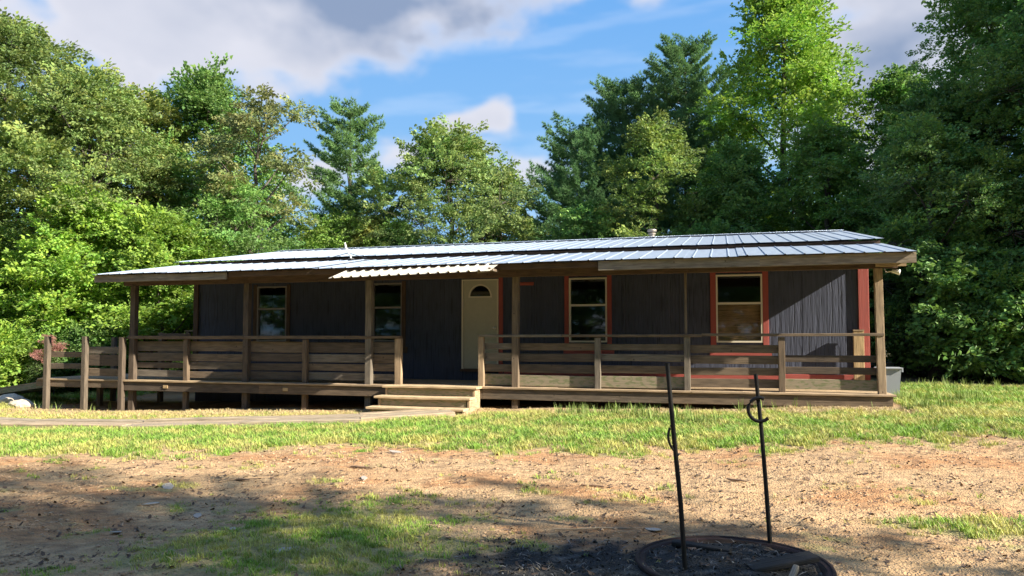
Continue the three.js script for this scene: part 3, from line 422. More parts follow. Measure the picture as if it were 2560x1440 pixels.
  { const g = new THREE.SphereGeometry(0.5, 32, 20), p = g.attributes.position; for (let i = 0; i < p.count; i++) { const x = p.getX(i), y = p.getY(i), z = p.getZ(i), k = 1 + 0.35 * fbm3(x * 4, y * 4, z * 4, 4); p.setXYZ(i, x * 1.1 * k, Math.max(y * 0.5 * k, 0), z * 0.55 * k); } g.computeVertexNormals(); const o = tag(part('cloth_heap', g, new THREE.MeshStandardMaterial({ color: C(0.55, 0.45, 0.34), roughness: 0.95 })), 'crumpled tan cloth heaped on the workbench shelf', 'cloth'); o.position.set(-14.55, 1.29, -19.15); shade(o); }
  // sticks and pale scraps on the dirt
  const stickM = new THREE.MeshStandardMaterial({ color: C(0.20, 0.13, 0.085), roughness: 1 }), scrapM = new THREE.MeshStandardMaterial({ color: C(0.36, 0.31, 0.26), roughness: 0.9 });
  [[-4.75, -6.9, 0.85, 0.75, 0.006, 'long thin pale twig lying slanted on the dirt left of centre', C(0.42, 0.28, 0.17)], [-4.85, -6.72, 0.17, -0.1, 0.014, 'short dark stick beside the long pale twig', null], [-3.9, -7.5, 0.25, -0.05, 0.013, 'dark straight stick on sunlit dirt below the steps', null], [-0.95, -5.75, 0.7, 0.35, 0.006, 'thin twig on the dirt behind the charcoal patch', C(0.36, 0.27, 0.18)], [-1.25, -7.2, 0.22, 0.1, 0.011, 'short brown stick in the middle of the dirt', null], [0.1, -7.7, 0.2, -0.3, 0.012, 'short brown stick between the two iron poles', null]].forEach(([x, z, L, a, rad, l, c]) => {
    const k = rng(Math.round(L * 900)), pts = Array.from({ length: 5 }, (_, i) => V3((i / 4 - 0.5) * L, (k() - 0.5) * 0.012, (k() - 0.5) * L * 0.08)); const m = c ? new THREE.MeshStandardMaterial({ color: c, roughness: 1 }) : stickM;
    const o = tag(part('stick', tubeGeo(pts, [rad * 0.8, rad, rad, rad * 0.8, rad * 0.5], 6), m), l, 'stick'); o.position.set(x, ground(x, z) + rad + 0.006, z); o.rotation.y = a; shade(o);
  });
  [[-5.35, -6.2, 0.13], [-4.95, -5.55, 0.09], [-4.3, -5.35, 0.1], [-3.7, -5.0, 0.08], [-4.0, -8.6, 0.12], [-2.95, -4.55, 0.13], [-4.5, -4.7, 0.08], [-0.55, -5.85, 0.13], [-3.6, -7.0, 0.09]].forEach(([x, z, s], i) => { const k = rng(i + 60), n = 7, sh = new THREE.Shape(); for (let j = 0; j < n; j++) { const a = j / n * 6.283, q = s * (0.5 + 0.6 * k()); j ? sh.lineTo(Math.cos(a) * q, Math.sin(a) * q * 0.5) : sh.moveTo(Math.cos(a) * q, Math.sin(a) * q * 0.5); } const o = tag(part('bark_scrap', new THREE.ExtrudeGeometry(sh, { depth: 0.006, bevelEnabled: false }).rotateX(-Math.PI / 2), scrapM), 'pale flat scrap of bark lying on the bare dirt', 'scrap', 'pale scraps on the dirt'); o.position.set(x, ground(x, z) + 0.006, z); o.rotation.set((k() - 0.5) * 0.25, k() * 3, (k() - 0.5) * 0.3); shade(o); });
}

// ---------- scattered ground matter ----------
const M4 = new THREE.Matrix4(), Q = new THREE.Quaternion(), EU = new THREE.Euler(), SC = new THREE.Vector3(), PO = new THREE.Vector3(), CO = new THREE.Color();
function scatter(name, geo, mat, list, label, category, parent) { // list of [x,y,z, rx,ry,rz, s, r,g,b]
  const o = new THREE.InstancedMesh(geo, mat, list.length); o.name = parent ? name : numbered(name);
  list.forEach((e, i) => { o.setMatrixAt(i, M4.compose(PO.set(e[0], e[1], e[2]), Q.setFromEuler(EU.set(e[3], e[4], e[5])), SC.setScalar(e[6]))); o.setColorAt(i, CO.setRGB(e[7], e[8], e[9])); });
  o.castShadow = o.receiveShadow = true; o.userData.kind = 'stuff'; if (!parent) tag(o, label, category); (parent || scene).add(o); return o;
}
{
  const r = rng(77), clod = new THREE.IcosahedronGeometry(1, 0), p = clod.attributes.position; for (let i = 0; i < p.count; i++) { const k = 1 + 0.35 * n3(p.getX(i) * 2, p.getY(i) * 2, p.getZ(i) * 2); p.setXYZ(i, p.getX(i) * k, p.getY(i) * k * 0.6, p.getZ(i) * k * 0.8); } clod.computeVertexNormals();
  const L = []; while (L.length < 17000) { const z = -3 - 8.5 * r() ** 1.3, x = -10 + 15.5 * r(); if (grassAt(x, z) > 0.3 || charAt(x, z) > 0.3 || n2(x * 1.2, z * 1.6) + 0.5 < r() * 0.9) continue; const s = 0.005 + 0.016 * r() ** 3, t = 0.75 + 0.5 * r(); L.push([x, ground(x, z) + s * 0.2, z, 0, r() * 6.3, 0, s, 0.36 * t, 0.235 * t, 0.14 * t]); }
  scatter('dirt_clods', clod, new THREE.MeshStandardMaterial({ roughness: 1 }), L, 'small clods and pebbles strewn over the bare dirt', 'pebbles');
  const bit = new THREE.BufferGeometry(); bit.setAttribute('position', new THREE.Float32BufferAttribute([-0.5, 0, -0.03, 0.0, 0.1, -0.035, 0.5, 0, 0.0, 0.02, 0.09, 0.05], 3)); bit.setIndex([0, 3, 1, 1, 3, 2]); bit.computeVertexNormals();
  const S = []; while (S.length < 26000) { const near = r() < 0.45; const z = near ? -12.1 - 1.7 * r() : -3.2 - 9.5 * r(), x = -16 + 22 * r(); if (z < -13.0 && x > -16 && x < 2.8 && r() < 0.3) continue; if (!near && n2(x * 1.1 + 5, z * 1.3) + 0.35 < r()) continue; const t = 0.6 + 0.6 * r(), s = 0.03 + 0.06 * r(), ch = charAt(x, z) > 0.4 ? 0.45 : 1; S.push([x, ground(x, z) + 0.006, z, (r() - 0.5) * 0.6, r() * 6.3, (r() - 0.5) * 0.5, s, 0.46 * t * ch, 0.35 * t * ch, 0.19 * t * ch]); }
  scatter('straw_litter', bit, new THREE.MeshStandardMaterial({ roughness: 1, side: THREE.DoubleSide }), S, 'dry straw and dead grass bits lying on the yard', 'straw');
  const D = []; while (D.length < 6500) { const z = -3.2 - 7.5 * r() ** 1.2, x = -9 + 14 * r(); if (grassAt(x, z) > 0.5 || n2(x * 1.3 + 30, z * 1.9) + 0.45 < r()) continue; const t = 0.5 + 0.8 * r(); D.push([x, ground(x, z) + 0.005, z, (r() - 0.5) * 0.9, r() * 6.3, (r() - 0.5) * 0.9, 0.02 + 0.05 * r() ** 2, 0.12 * t, 0.075 * t, 0.05 * t]); }
  const flake = new THREE.CircleGeometry(0.5, 5).rotateX(-Math.PI / 2).scale(1, 1, 0.5); { const q = flake.attributes.position; for (let i = 0; i < q.count; i++) q.setY(i, 0.25 * Math.abs(q.getX(i))); flake.computeVertexNormals(); }
  scatter('leaf_litter', flake, new THREE.MeshStandardMaterial({ roughness: 1, side: THREE.DoubleSide }), D, 'dark crumbled leaf and bark bits on the dirt', 'leaf litter');
  const W = []; while (W.length < 900) { const x = -2.4 + 3.0 * r(), z = -4.2 - 1.6 * r(); if (charAt(x, z) < 0.3) continue; const t = r() ** 2 * 0.22 + 0.02; W.push([x, ground(x, z) + 0.012, z, (r() - 0.5) * 1.2, r() * 6.3, (r() - 0.5) * 0.9, 0.03 + 0.06 * r(), t, t * 0.93, t * 0.85]); }
  scatter('ash_twigs', bit, new THREE.MeshStandardMaterial({ roughness: 1, side: THREE.DoubleSide }), W, 'grey ash flakes and burnt twig bits round the fire ring', 'ash');
  const K = []; while (K.length < 2200) { const x = -2.6 + 3.3 * r(), z = -4.2 - 1.7 * r(); if (charAt(x, z) < 0.45) continue; const s = 0.003 + 0.011 * r() ** 2.5, ash = r() < 0.1, t = ash ? 0.22 * (0.4 + r()) : 0.012 + 0.05 * r() ** 3; K.push([x, ground(x, z) + s * 0.3, z, r() * 3, r() * 6.3, r() * 3, s, t, t * 0.95, t * 0.9]); }
  scatter('charcoal_debris', clod, new THREE.MeshStandardMaterial({ roughness: 0.9 }), K, 'black charcoal and grey ash bits in and beside the fire ring', 'charcoal');
}

// grass
{
  const tuft = (seed, n, h, spread) => {
    const r = rng(seed), b = new Build();
    for (let i = 0; i < n; i++) {
      const a = r() * 6.283, d = spread * Math.sqrt(r()), x = Math.cos(a) * d, z = Math.sin(a) * d, L = h * (0.5 + 0.7 * r()), lean = (0.15 + 0.75 * r()) * L, la = r() * 6.283, w = 0.0035 + 0.004 * r(), wa = la + 1.57, wx = Math.cos(wa) * w, wz = Math.sin(wa) * w;
      const mx = x + Math.cos(la) * lean * 0.3, mz = z + Math.sin(la) * lean * 0.3, tx = x + Math.cos(la) * lean, tz = z + Math.sin(la) * lean;
      b.quad([x - wx, 0, z - wz], [x + wx, 0, z + wz], [mx + wx * 0.8, L * 0.55, mz + wz * 0.8], [mx - wx * 0.8, L * 0.55, mz - wz * 0.8]); b.quad([mx - wx * 0.8, L * 0.55, mz - wz * 0.8], [mx + wx * 0.8, L * 0.55, mz + wz * 0.8], [tx + wx * 0.1, L * 0.95, tz + wz * 0.1], [tx - wx * 0.1, L * 0.95, tz - wz * 0.1]);
    }
    return b.geo(true);
  };
  const gm = new THREE.MeshPhysicalMaterial({ roughness: 0.9, transmission: 0.35, thickness: 0, side: THREE.DoubleSide });
  const r = rng(91), A = [], T = [];
  const add = (x, z, hs) => {
    const g = grassAt(x, z); if (r() > g * 1.05) return; const dry = sst(-0.3, 0.5, fbm2(x * 0.9, z * 0.9 + 20, 3) + (r() - 0.5) * 0.7 + 0.35 * sst(-11.4, -12.6, z) * (z > -14 ? 1 : 0) + 0.3 * (1 - g)), v = 0.75 + 0.5 * r();
    A.push([x, ground(x, z) - 0.005, z, 0, r() * 6.3, 0, hs * (0.7 + 0.6 * r()) * (0.55 + 0.5 * g), lerp(0.19, 0.46, dry) * v, lerp(0.34, 0.44, dry) * v, lerp(0.025, 0.11, dry) * v]);
  };
  for (let i = 0; i < 60000; i++) add(-16 + 23 * r(), -6.2 - 7.4 * r(), 0.85);
  for (let i = 0; i < 6500; i++) add(-4.8 + 3.6 * r(), -3.3 - 3.4 * r(), 0.55);
  for (let i = 0; i < 9000; i++) add(-6 + 12 * r(), -3.2 - 6.5 * r(), 0.6);
  for (let i = 0; i < 15000; i++) add(2.9 + 10 * r(), -10 - 10 * r(), 1.0);
  for (let i = 0; i < 15000; i++) add(-34 + 20 * r(), -11 - 14 * r(), 1.3);
  const Y = []; while (Y.length < 16000) { const x = -16 + 23 * r(), z = -6.5 - 7.1 * r(), g = grassAt(x, z), nearPorch = z < -11.9 && z > -13.7 && x < 3; if (r() > (nearPorch ? 0.8 : g * (0.25 + 0.75 * sst(-0.2, 0.4, fbm2(x * 1.1 + 50, z * 1.1, 3))))) continue; if (x > -16 && x < 2.9 && z < -13.65) continue; const v = 0.65 + 0.6 * r(); Y.push([x, ground(x, z) - 0.005, z, 0, r() * 6.3, 0, 0.35 + 0.55 * r(), 0.52 * v, 0.41 * v, 0.2 * v]); }
  scatter('dry_grass', tuft(9, 9, 0.075, 0.07), gm, Y, 'matted dry straw-coloured grass beside the porch and walkway', 'grass');
  scatter('grass', tuft(1, 12, 0.078, 0.055), gm, A, 'short sunlit yard grass in front of the porch', 'grass');
  const tall = (x, z, n, sp) => { for (let i = 0; i < n; i++) { const a = x + (r() - 0.5) * sp, b = z + (r() - 0.5) * sp * 0.4, v = 0.8 + 0.4 * r(); T.push([a, ground(a, b) - 0.01, b, 0, r() * 6.3, 0, 0.4 + 0.6 * r(), 0.2 * v, 0.28 * v, 0.05 * v]); } };
  tall(-2.1, -12.6, 90, 1.5); tall(-1.2, -12.2, 60, 1.3); tall(-0.6, -11.6, 40, 1); tall(3.1, -13.3, 50, 0.7); tall(3.7, -15, 70, 1.6); tall(5.5, -18.4, 120, 5); tall(1.3, -13.5, 10, 2.4); tall(-15, -13.6, 14, 3); 
  scatter('tall_grass', tuft(2, 9, 0.24, 0.05), gm, T, 'taller green grass tufts along the porch edge', 'grass');
}

// ---------- trees ----------
const bark = new THREE.MeshStandardMaterial({ color: C(0.095, 0.08, 0.065), roughness: 1, map: tex(128, 256, (u, v) => 0.75 + 0.4 * fbm2(u * 9, v * 4, 4)) });
const leafMat = new THREE.MeshPhysicalMaterial({ roughness: 0.8, specularIntensity: 0.45, transmission: 0.5, thickness: 0, side: THREE.DoubleSide, vertexColors: true });
const needleMat = new THREE.MeshPhysicalMaterial({ roughness: 0.8, specularIntensity: 0.4, transmission: 0.38, thickness: 0, side: THREE.DoubleSide, vertexColors: true });
function leafClump(seed, n, R, leaf, flat = 0.55) {
  const r = rng(seed), pos = [], col = [], idx = [], N = V3(), D = V3(), S = V3(), twigs = [];
  for (let i = 0; i < 7; i++) { const a = r() * 6.283; twigs.push(V3(0.35 + Math.cos(a) * 0.8, (r() - 0.4) * flat, Math.sin(a) * 0.9).normalize()); }
  for (let i = 0; i < n; i++) {
    const tw = twigs[i % 7], t = (0.25 + 0.75 * r()) * R, x = tw.x * t + (r() - 0.5) * leaf * 1.6, y = tw.y * t + (r() - 0.5) * leaf * 1.1 - 0.12 * t * t, z = tw.z * t + (r() - 0.5) * leaf * 1.6;
    N.set((r() - 0.5) * 1.5, 0.75, (r() - 0.5) * 1.5).normalize(); D.set(tw.x + (r() - 0.5) * 1.6, tw.y - 0.35, tw.z + (r() - 0.5) * 1.6); D.addScaledVector(N, -D.dot(N)).normalize(); S.crossVectors(N, D);
    const L = leaf * (0.7 + 0.6 * r()), w = L * 0.31, k = pos.length / 3, f = 0.12 * L, v = 0.78 + 0.44 * r(), yl = r() * 0.25;
    pos.push(x, y, z, x + D.x * L * 0.45 + S.x * w + N.x * f, y + D.y * L * 0.45 + S.y * w + N.y * f, z + D.z * L * 0.45 + S.z * w + N.z * f, x + D.x * L, y + D.y * L, z + D.z * L, x + D.x * L * 0.45 - S.x * w + N.x * f, y + D.y * L * 0.45 - S.y * w + N.y * f, z + D.z * L * 0.45 - S.z * w + N.z * f);
    for (let c = 0; c < 4; c++) col.push(v * (1 + yl), v, v * (1 - yl)); idx.push(k, k + 1, k + 2, k, k + 2, k + 3);
  }
  const g = new THREE.BufferGeometry(); g.setAttribute('position', new THREE.Float32BufferAttribute(pos, 3)); g.setAttribute('color', new THREE.Float32BufferAttribute(col, 3)); g.setIndex(idx); g.computeVertexNormals(); return g;
}
function needleSpray(seed, L) { // a twig tip with bunches of needles
  const r = rng(seed), pos = [], col = [], idx = [], D = V3(), S = V3();
  for (let t = 0; t < 9; t++) {
    const bx = L * (0.15 + 0.85 * t / 9), side = t % 3 - 1, by = 0.06 * L * t / 9 + (r() - 0.5) * 0.05, bz = side * L * 0.28 * (1 - t / 12) + (r() - 0.5) * 0.04;
    for (let i = 0; i < 30; i++) {
      D.set(0.55 + 0.7 * (r() - 0.3), (r() - 0.35) * 1.4, side * 0.5 + (r() - 0.5) * 1.5).normalize(); S.set(r() - 0.5, r() - 0.5, r() - 0.5).cross(D).normalize(); const l = 0.10 + 0.08 * r(), w = 0.009, k = pos.length / 3, v = 0.7 + 0.6 * r();
      pos.push(bx - S.x * w, by - S.y * w, bz - S.z * w, bx + S.x * w, by + S.y * w, bz + S.z * w, bx + D.x * l, by + D.y * l, bz + D.z * l); for (let c = 0; c < 3; c++) col.push(v, v, v); idx.push(k, k + 1, k + 2);
    }
  }
  const g = new THREE.BufferGeometry(); g.setAttribute('position', new THREE.Float32BufferAttribute(pos, 3)); g.setAttribute('color', new THREE.Float32BufferAttribute(col, 3)); g.setIndex(idx); g.computeVertexNormals(); return g;
}
const CLUMP = { big: leafClump(1, 90, 0.6, 0.135), mid: leafClump(2, 90, 0.5, 0.112), spray: leafClump(3, 80, 0.62, 0.12, 0.22), fine: leafClump(4, 90, 0.4, 0.085), open: leafClump(5, 46, 0.6, 0.13) };
const SPRAY = needleSpray(6, 0.55);
const X = V3(1, 0, 0), DIR = V3(), Q2 = new THREE.Quaternion();
function crown(parent, geo, mat, list) { // [pos, dir, roll, scale, r,g,b]
  const o = new THREE.InstancedMesh(geo, mat, list.length); o.name = 'crown'; o.userData.kind = 'stuff';
  list.forEach(([p, d, roll, s, cr, cg, cb], i) => { Q.setFromAxisAngle(V3(0, 1, 0), Math.atan2(-d.z, d.x)); Q2.setFromAxisAngle(V3(0, 0, 1), Math.asin(clamp(d.y, -1, 1)) * 0.6); Q.multiply(Q2); Q2.setFromAxisAngle(X, roll); Q.multiply(Q2); o.setMatrixAt(i, M4.compose(p, Q, SC.setScalar(s))); o.setColorAt(i, CO.setRGB(cr, cg, cb)); });
  o.castShadow = o.receiveShadow = true; parent.add(o); return o;
}
function broadleaf(o) {
  const { x, z, h, r: R, base = h * 0.2, lobes = 16, per = 30, clump = 'mid', col = [0.07, 0.13, 0.03], tint = 0.2, lobeK = 0.42, seed, top = 1, trunk = 0.13 + h * 0.008, name = 'broadleaf_tree', label, category = 'tree', group = 'trees round the clearing', pointed = 0.5, lean = 0, scale = 1 } = o;
  const r = rng(seed * 131 + 7), t = thing(name, label, category, [x, baseGround(x, z) - 0.05, z], group), b = new Build(), tp = [], tr = [], list = [];
  for (let i = 0; i <= 8; i++) { const k = i / 8; tp.push(V3((r() - 0.5) * 0.25 * k + lean * k * k, h * 0.86 * k, (r() - 0.5) * 0.25 * k)); tr.push(trunk * (1 - 0.86 * k) * (i === 0 ? 1.3 : 1)); }
  b.tube(tp, tr, 8);
  const trunkAt = (y) => { const k = clamp(y / (h * 0.86), 0, 1) * 8, i = Math.min(7, Math.floor(k)); return tp[i].clone().lerp(tp[i + 1], k - i); };
  for (let l = 0; l < lobes; l++) {
    const k = l === 0 ? 1 : (l + r() * 0.8) / lobes, env = R * (k < 0.3 ? 0.72 + 0.28 * k / 0.3 : Math.pow(Math.max(0, 1 - ((k - 0.3) / 0.7) ** (2 - pointed)), 0.5 + pointed * 0.3)) * (0.75 + 0.5 * r());
    const lr = Math.max(0.55, R * lobeK * (0.75 + 0.5 * r()) * (k > 0.85 ? 0.75 : 1)), a = l * 2.4 + r() * 0.9, cy = Math.min(h - lr * 0.8, base + (h - base) * k), dist = l === 0 ? 0 : Math.max(0, env - lr * 0.55);
    const c = trunkAt(cy); c.x += Math.cos(a) * dist; c.z += Math.sin(a) * dist; c.y = cy;
    const from = trunkAt(Math.max(base * 0.6, cy - dist * 0.75 - lr * 0.4)), mid = from.clone().lerp(c, 0.55); mid.y -= dist * 0.06; mid.x += (r() - 0.5) * 0.2;
    const br = trunk * (0.34 - 0.2 * k); b.tube([from, mid, c], [br, br * 0.65, br * 0.3], 5);
    const shadeTone = 1 + (r() - 0.5) * 2 * tint, n = Math.round(1.3 * per * (lr / (R * lobeK)) ** 1.6);
    for (let i = 0; i < n; i++) {
      const u = r() * 2 - 0.85, phi = r() * 6.283, cu = Math.sqrt(Math.max(0, 1 - Math.min(1, u * u))); DIR.set(Math.cos(phi) * cu, clamp(u, -0.9, 1), Math.sin(phi) * cu).normalize();
      const f = lr * (0.55 + 0.5 * Math.sqrt(r())) * (1 + 0.25 * n3(DIR.x * 2 + l, DIR.y * 2, DIR.z * 2)), p = V3(c.x + DIR.x * f, c.y + DIR.y * f * 0.8, c.z + DIR.z * f); if (p.y < 0.15) continue;
      if (i % 4 === 0) b.tube([c.clone().lerp(p, 0.05), c.clone().lerp(p, 0.6).add(V3(0, -0.03, 0)), p], [br * 0.28, br * 0.16, 0.004], 4);
      const v = shadeTone * (0.85 + 0.3 * r()), yl = (r() - 0.5) * 0.25; list.push([p, DIR.clone(), (r() - 0.5) * 0.8, scale * (0.6 + 0.85 * r()), col[0] * v * (1 + yl), col[1] * v, col[2] * v]);
    }
  }
  const tk = part('trunk', b.geo(), bark, t); tk.castShadow = tk.receiveShadow = true; crown(t, CLUMP[clump], leafMat, list); return t;
}
function pine(o) {
  const { x, z, h, r: R, base = 1.2, seed, label, col = [0.055, 0.105, 0.04], dens = 1, gap = 1 } = o, r = rng(seed * 173 + 3), t = thing('pine_tree', label, 'tree', [x, baseGround(x, z) - 0.05, z], 'trees round the clearing'), b = new Build(), list = [];
  const tk = 0.1 + h * 0.009; b.tube([V3(0, 0, 0), V3(0.05, h * 0.5, 0), V3(0, h - 0.15, 0)], [tk, tk * 0.6, 0.015], 8);
  for (let y = base; y < h - 0.3; y += (0.34 + 0.26 * r()) * gap) {
    const k = (y - base) / (h - base), prof = R * (k < 0.18 ? 0.8 + 1.1 * k : Math.pow((1 - k) / 0.82, 0.62)) + 0.1, n = 5 + Math.floor(r() * 3), a0 = r() * 6.3;
    for (let i = 0; i < n; i++) {
      const a = a0 + i / n * 6.283 + (r() - 0.5) * 0.5, L = prof * (0.55 + 0.75 * r()), up = 0.12 + 0.45 * k + 0.2 * r(), ca = Math.cos(a), sa = Math.sin(a);
      const at = (s) => V3(ca * L * s, y + L * (up * s * 0.6 + 0.35 * s * s * (0.5 + k)), sa * L * s); b.tube([at(0), at(0.5), at(1)], [0.028 * (1 - k) + 0.012, 0.016, 0.005], 4);
      const m = Math.max(3, Math.round(L * 11 * dens));
      for (let j = 0; j < m; j++) {
        const s = 0.28 + 0.72 * (j + r()) / m, p = at(s), side = (r() - 0.5) * 2, off = side * L * 0.28 * (1.15 - s); p.x += -sa * off; p.z += ca * off; p.y += (r() - 0.4) * 0.12; DIR.set(ca * 0.9 - sa * side * 0.9, 0.3 + 0.5 * k + 0.3 * r(), sa * 0.9 + ca * side * 0.9).normalize();
        const v = 0.8 + 0.4 * r(); list.push([p, DIR.clone(), (r() - 0.5), 0.7 + 0.5 * r(), col[0] * v, col[1] * v, col[2] * v]);
      }
    }
  }
  for (let i = 0; i < 6; i++) list.push([V3((r() - 0.5) * 0.15, h - 0.55 + i * 0.07, (r() - 0.5) * 0.15), V3(r() - 0.5, 1.4, r() - 0.5).normalize(), 0, 0.7, col[0], col[1], col[2]]);
  const q = part('trunk', b.geo(), bark, t); q.castShadow = q.receiveShadow = true; crown(t, SPRAY, needleMat, list); return t;
}
const OLIVE = [0.215, 0.33, 0.095], GREEN = [0.15, 0.31, 0.075], BRIGHT = [0.235, 0.42, 0.06], YELLOW = [0.27, 0.35, 0.09], RUSTY = [0.20, 0.255, 0.095];
// left side
broadleaf({ x: -26.2, z: -21.4, h: 13.6, r: 3.9, base: 3.5, lobes: 24, per: 34, clump: 'mid', col: OLIVE, seed: 1, label: 'tallest olive-green oak at the left edge of the photo' });
broadleaf({ x: -22.2, z: -21.6, h: 11.2, r: 3.3, base: 3.5, lobes: 22, per: 32, clump: 'mid', col: OLIVE, seed: 2, label: 'olive-green tree right of the tallest left oak' });
broadleaf({ x: -22.9, z: -24.6, h: 11.5, r: 2.5, base: 3, lobes: 16, per: 30, clump: 'mid', col: YELLOW, seed: 3, label: 'tree with yellowing top behind the left oaks' });
broadleaf({ x: -20.6, z: -25.9, h: 12.5, r: 3.0, base: 3, lobes: 20, per: 30, clump: 'big', col: GREEN, seed: 4, label: 'dark green round-topped tree left of the sparse brownish tree' });
broadleaf({ x: -16.7, z: -23.2, h: 10.4, r: 2.2, base: 5.2, lobes: 12, per: 12, clump: 'mid', col: RUSTY, seed: 5, lobeK: 0.32, pointed: 0.1, lean: 0.5, label: 'sparse brownish tree with bare limbs against the blue sky' });
broadleaf({ x: -19.9, z: -19.2, h: 6.2, r: 2.3, base: 1.0, lobes: 16, per: 26, clump: 'spray', col: BRIGHT, lobeK: 0.33, seed: 6, label: 'bright yellow-green tree with layered sprays behind the ramp' });
broadleaf({ x: -17.3, z: -19.6, h: 5.6, r: 1.8, base: 0.8, lobes: 14, per: 24, clump: 'spray', col: BRIGHT, lobeK: 0.33, seed: 7, label: 'bright leafy tree seen under the left porch roof' });
broadleaf({ x: -16.6, z: -22.3, h: 7.0, r: 2.1, base: 1.2, lobes: 16, per: 28, clump: 'fine', col: GREEN, seed: 8, label: 'dense mid-green tree above the left end of the roof' });
broadleaf({ x: -15.2, z: -26.6, h: 6.3, r: 2.0, base: 1.2, lobes: 16, per: 28, clump: 'fine', col: [0.2, 0.36, 0.065], seed: 9, label: 'low light green tree left of the lone pine' });
broadleaf({ x: -14.2, z: -27.6, h: 6.2, r: 1.2, base: 1.5, lobes: 9, per: 24, clump: 'fine', col: YELLOW, seed: 10, label: 'small yellowish tree at the foot of the lone pine' });
broadleaf({ x: -24.2, z: -18.2, h: 5.2, r: 2.4, base: 0.8, lobes: 14, per: 26, clump: 'spray', col: BRIGHT, lobeK: 0.33, seed: 11, label: 'bright green tree at the left edge with drooping sprays' });
// middle
pine({ x: -15.9, z: -29.3, h: 11.6, r: 2.2, base: 3.4, gap: 1.3, seed: 1, label: 'lone light green pine against the sky left of centre', col: [0.21, 0.36, 0.125], dens: 1.0 });
broadleaf({ x: -10.8, z: -28.6, h: 10.0, r: 3.6, base: 2.4, lobes: 24, per: 32, clump: 'mid', col: [0.21, 0.33, 0.1], seed: 12, label: 'broad round tree behind the middle of the roof' });
broadleaf({ x: -9.3, z: -30.6, h: 8.6, r: 1.5, base: 3, lobes: 11, per: 18, clump: 'mid', col: OLIVE, seed: 13, label: 'thin tree at the right shoulder of the broad round tree' });
broadleaf({ x: -12.6, z: -27.4, h: 6.0, r: 1.6, base: 1, lobes: 12, per: 26, clump: 'fine', col: GREEN, seed: 14, label: 'low dark tree below the broad round tree' });
pine({ x: -6.3, z: -32.9, h: 11.2, r: 2.9, base: 1.5, seed: 2, label: 'dark pine with feathery edge, leftmost of the right-hand pines', col: [0.15, 0.29, 0.11], dens: 1.1 });
pine({ x: -4.8, z: -37, h: 14.4, r: 3.3, base: 2.5, seed: 3, label: 'second pine of the right-hand group', col: [0.17, 0.31, 0.11] });
pine({ x: -1.7, z: -36.7, h: 15.8, r: 3.7, base: 2.5, seed: 4, label: 'tallest pine, left of the tall poplar', col: [0.17, 0.31, 0.11], dens: 1.05 });
broadleaf({ x: -2.4, z: -27.4, h: 9.4, r: 1.9, base: 3, lobes: 13, per: 18, clump: 'mid', col: [0.19, 0.30, 0.07], seed: 15, label: 'slim yellowing tree before the tall pines' });
broadleaf({ x: -5.0, z: -27.4, h: 6.3, r: 1.9, base: 1, lobes: 13, per: 26, clump: 'mid', col: GREEN, seed: 16, label: 'low dark tree below the feathery pine' });
broadleaf({ x: 2.5, z: -32.7, h: 16.8, r: 3.4, base: 3, lobes: 26, per: 32, clump: 'big', col: BRIGHT, seed: 17, pointed: 0.75, label: 'tall bright green poplar reaching the top of the photo' });
broadleaf({ x: 0.4, z: -28.2, h: 8.2, r: 2.0, base: 1.2, lobes: 14, per: 28, clump: 'mid', col: GREEN, seed: 18, label: 'mid-green tree behind the vent pipe' });
broadleaf({ x: 3.4, z: -26.9, h: 8.4, r: 2.1, base: 1, lobes: 15, per: 28, clump: 'mid', col: [0.15, 0.31, 0.055], seed: 19, label: 'leafy tree below the tall poplar' });
// right side
broadleaf({ x: 6.6, z: -31.8, h: 11.6, r: 2.3, base: 2, lobes: 17, per: 30, clump: 'mid', col: GREEN, seed: 20, pointed: 0.8, label: 'pointed dark tree between the poplar and the right-hand trees' });
broadleaf({ x: 8.6, z: -27.6, h: 14.2, r: 3.0, base: 2.5, lobes: 24, per: 32, clump: 'mid', col: GREEN, seed: 21, pointed: 0.7, label: 'tall tree rising out of the photo at the right' });
broadleaf({ x: 10.0, z: -25.6, h: 13.6, r: 2.8, base: 2.2, lobes: 22, per: 32, clump: 'mid', col: GREEN, seed: 22, pointed: 0.6, label: 'tall tree at the right edge of the photo' });
broadleaf({ x: 6.7, z: -25.8, h: 9.0, r: 2.3, base: 0.7, lobes: 17, per: 30, clump: 'mid', col: GREEN, seed: 23, label: 'tree standing right of the porch roof corner' });
broadleaf({ x: 8.6, z: -24.0, h: 9.6, r: 2.4, base: 0.6, lobes: 17, per: 30, clump: 'fine', col: GREEN, seed: 24, label: 'tree at the right edge of the lawn' });
broadleaf({ x: 5.7, z: -23.2, h: 7.4, r: 1.9, base: 0.5, lobes: 13, per: 28, clump: 'fine', col: GREEN, seed: 25, label: 'low-branched tree just beyond the grey bin' });
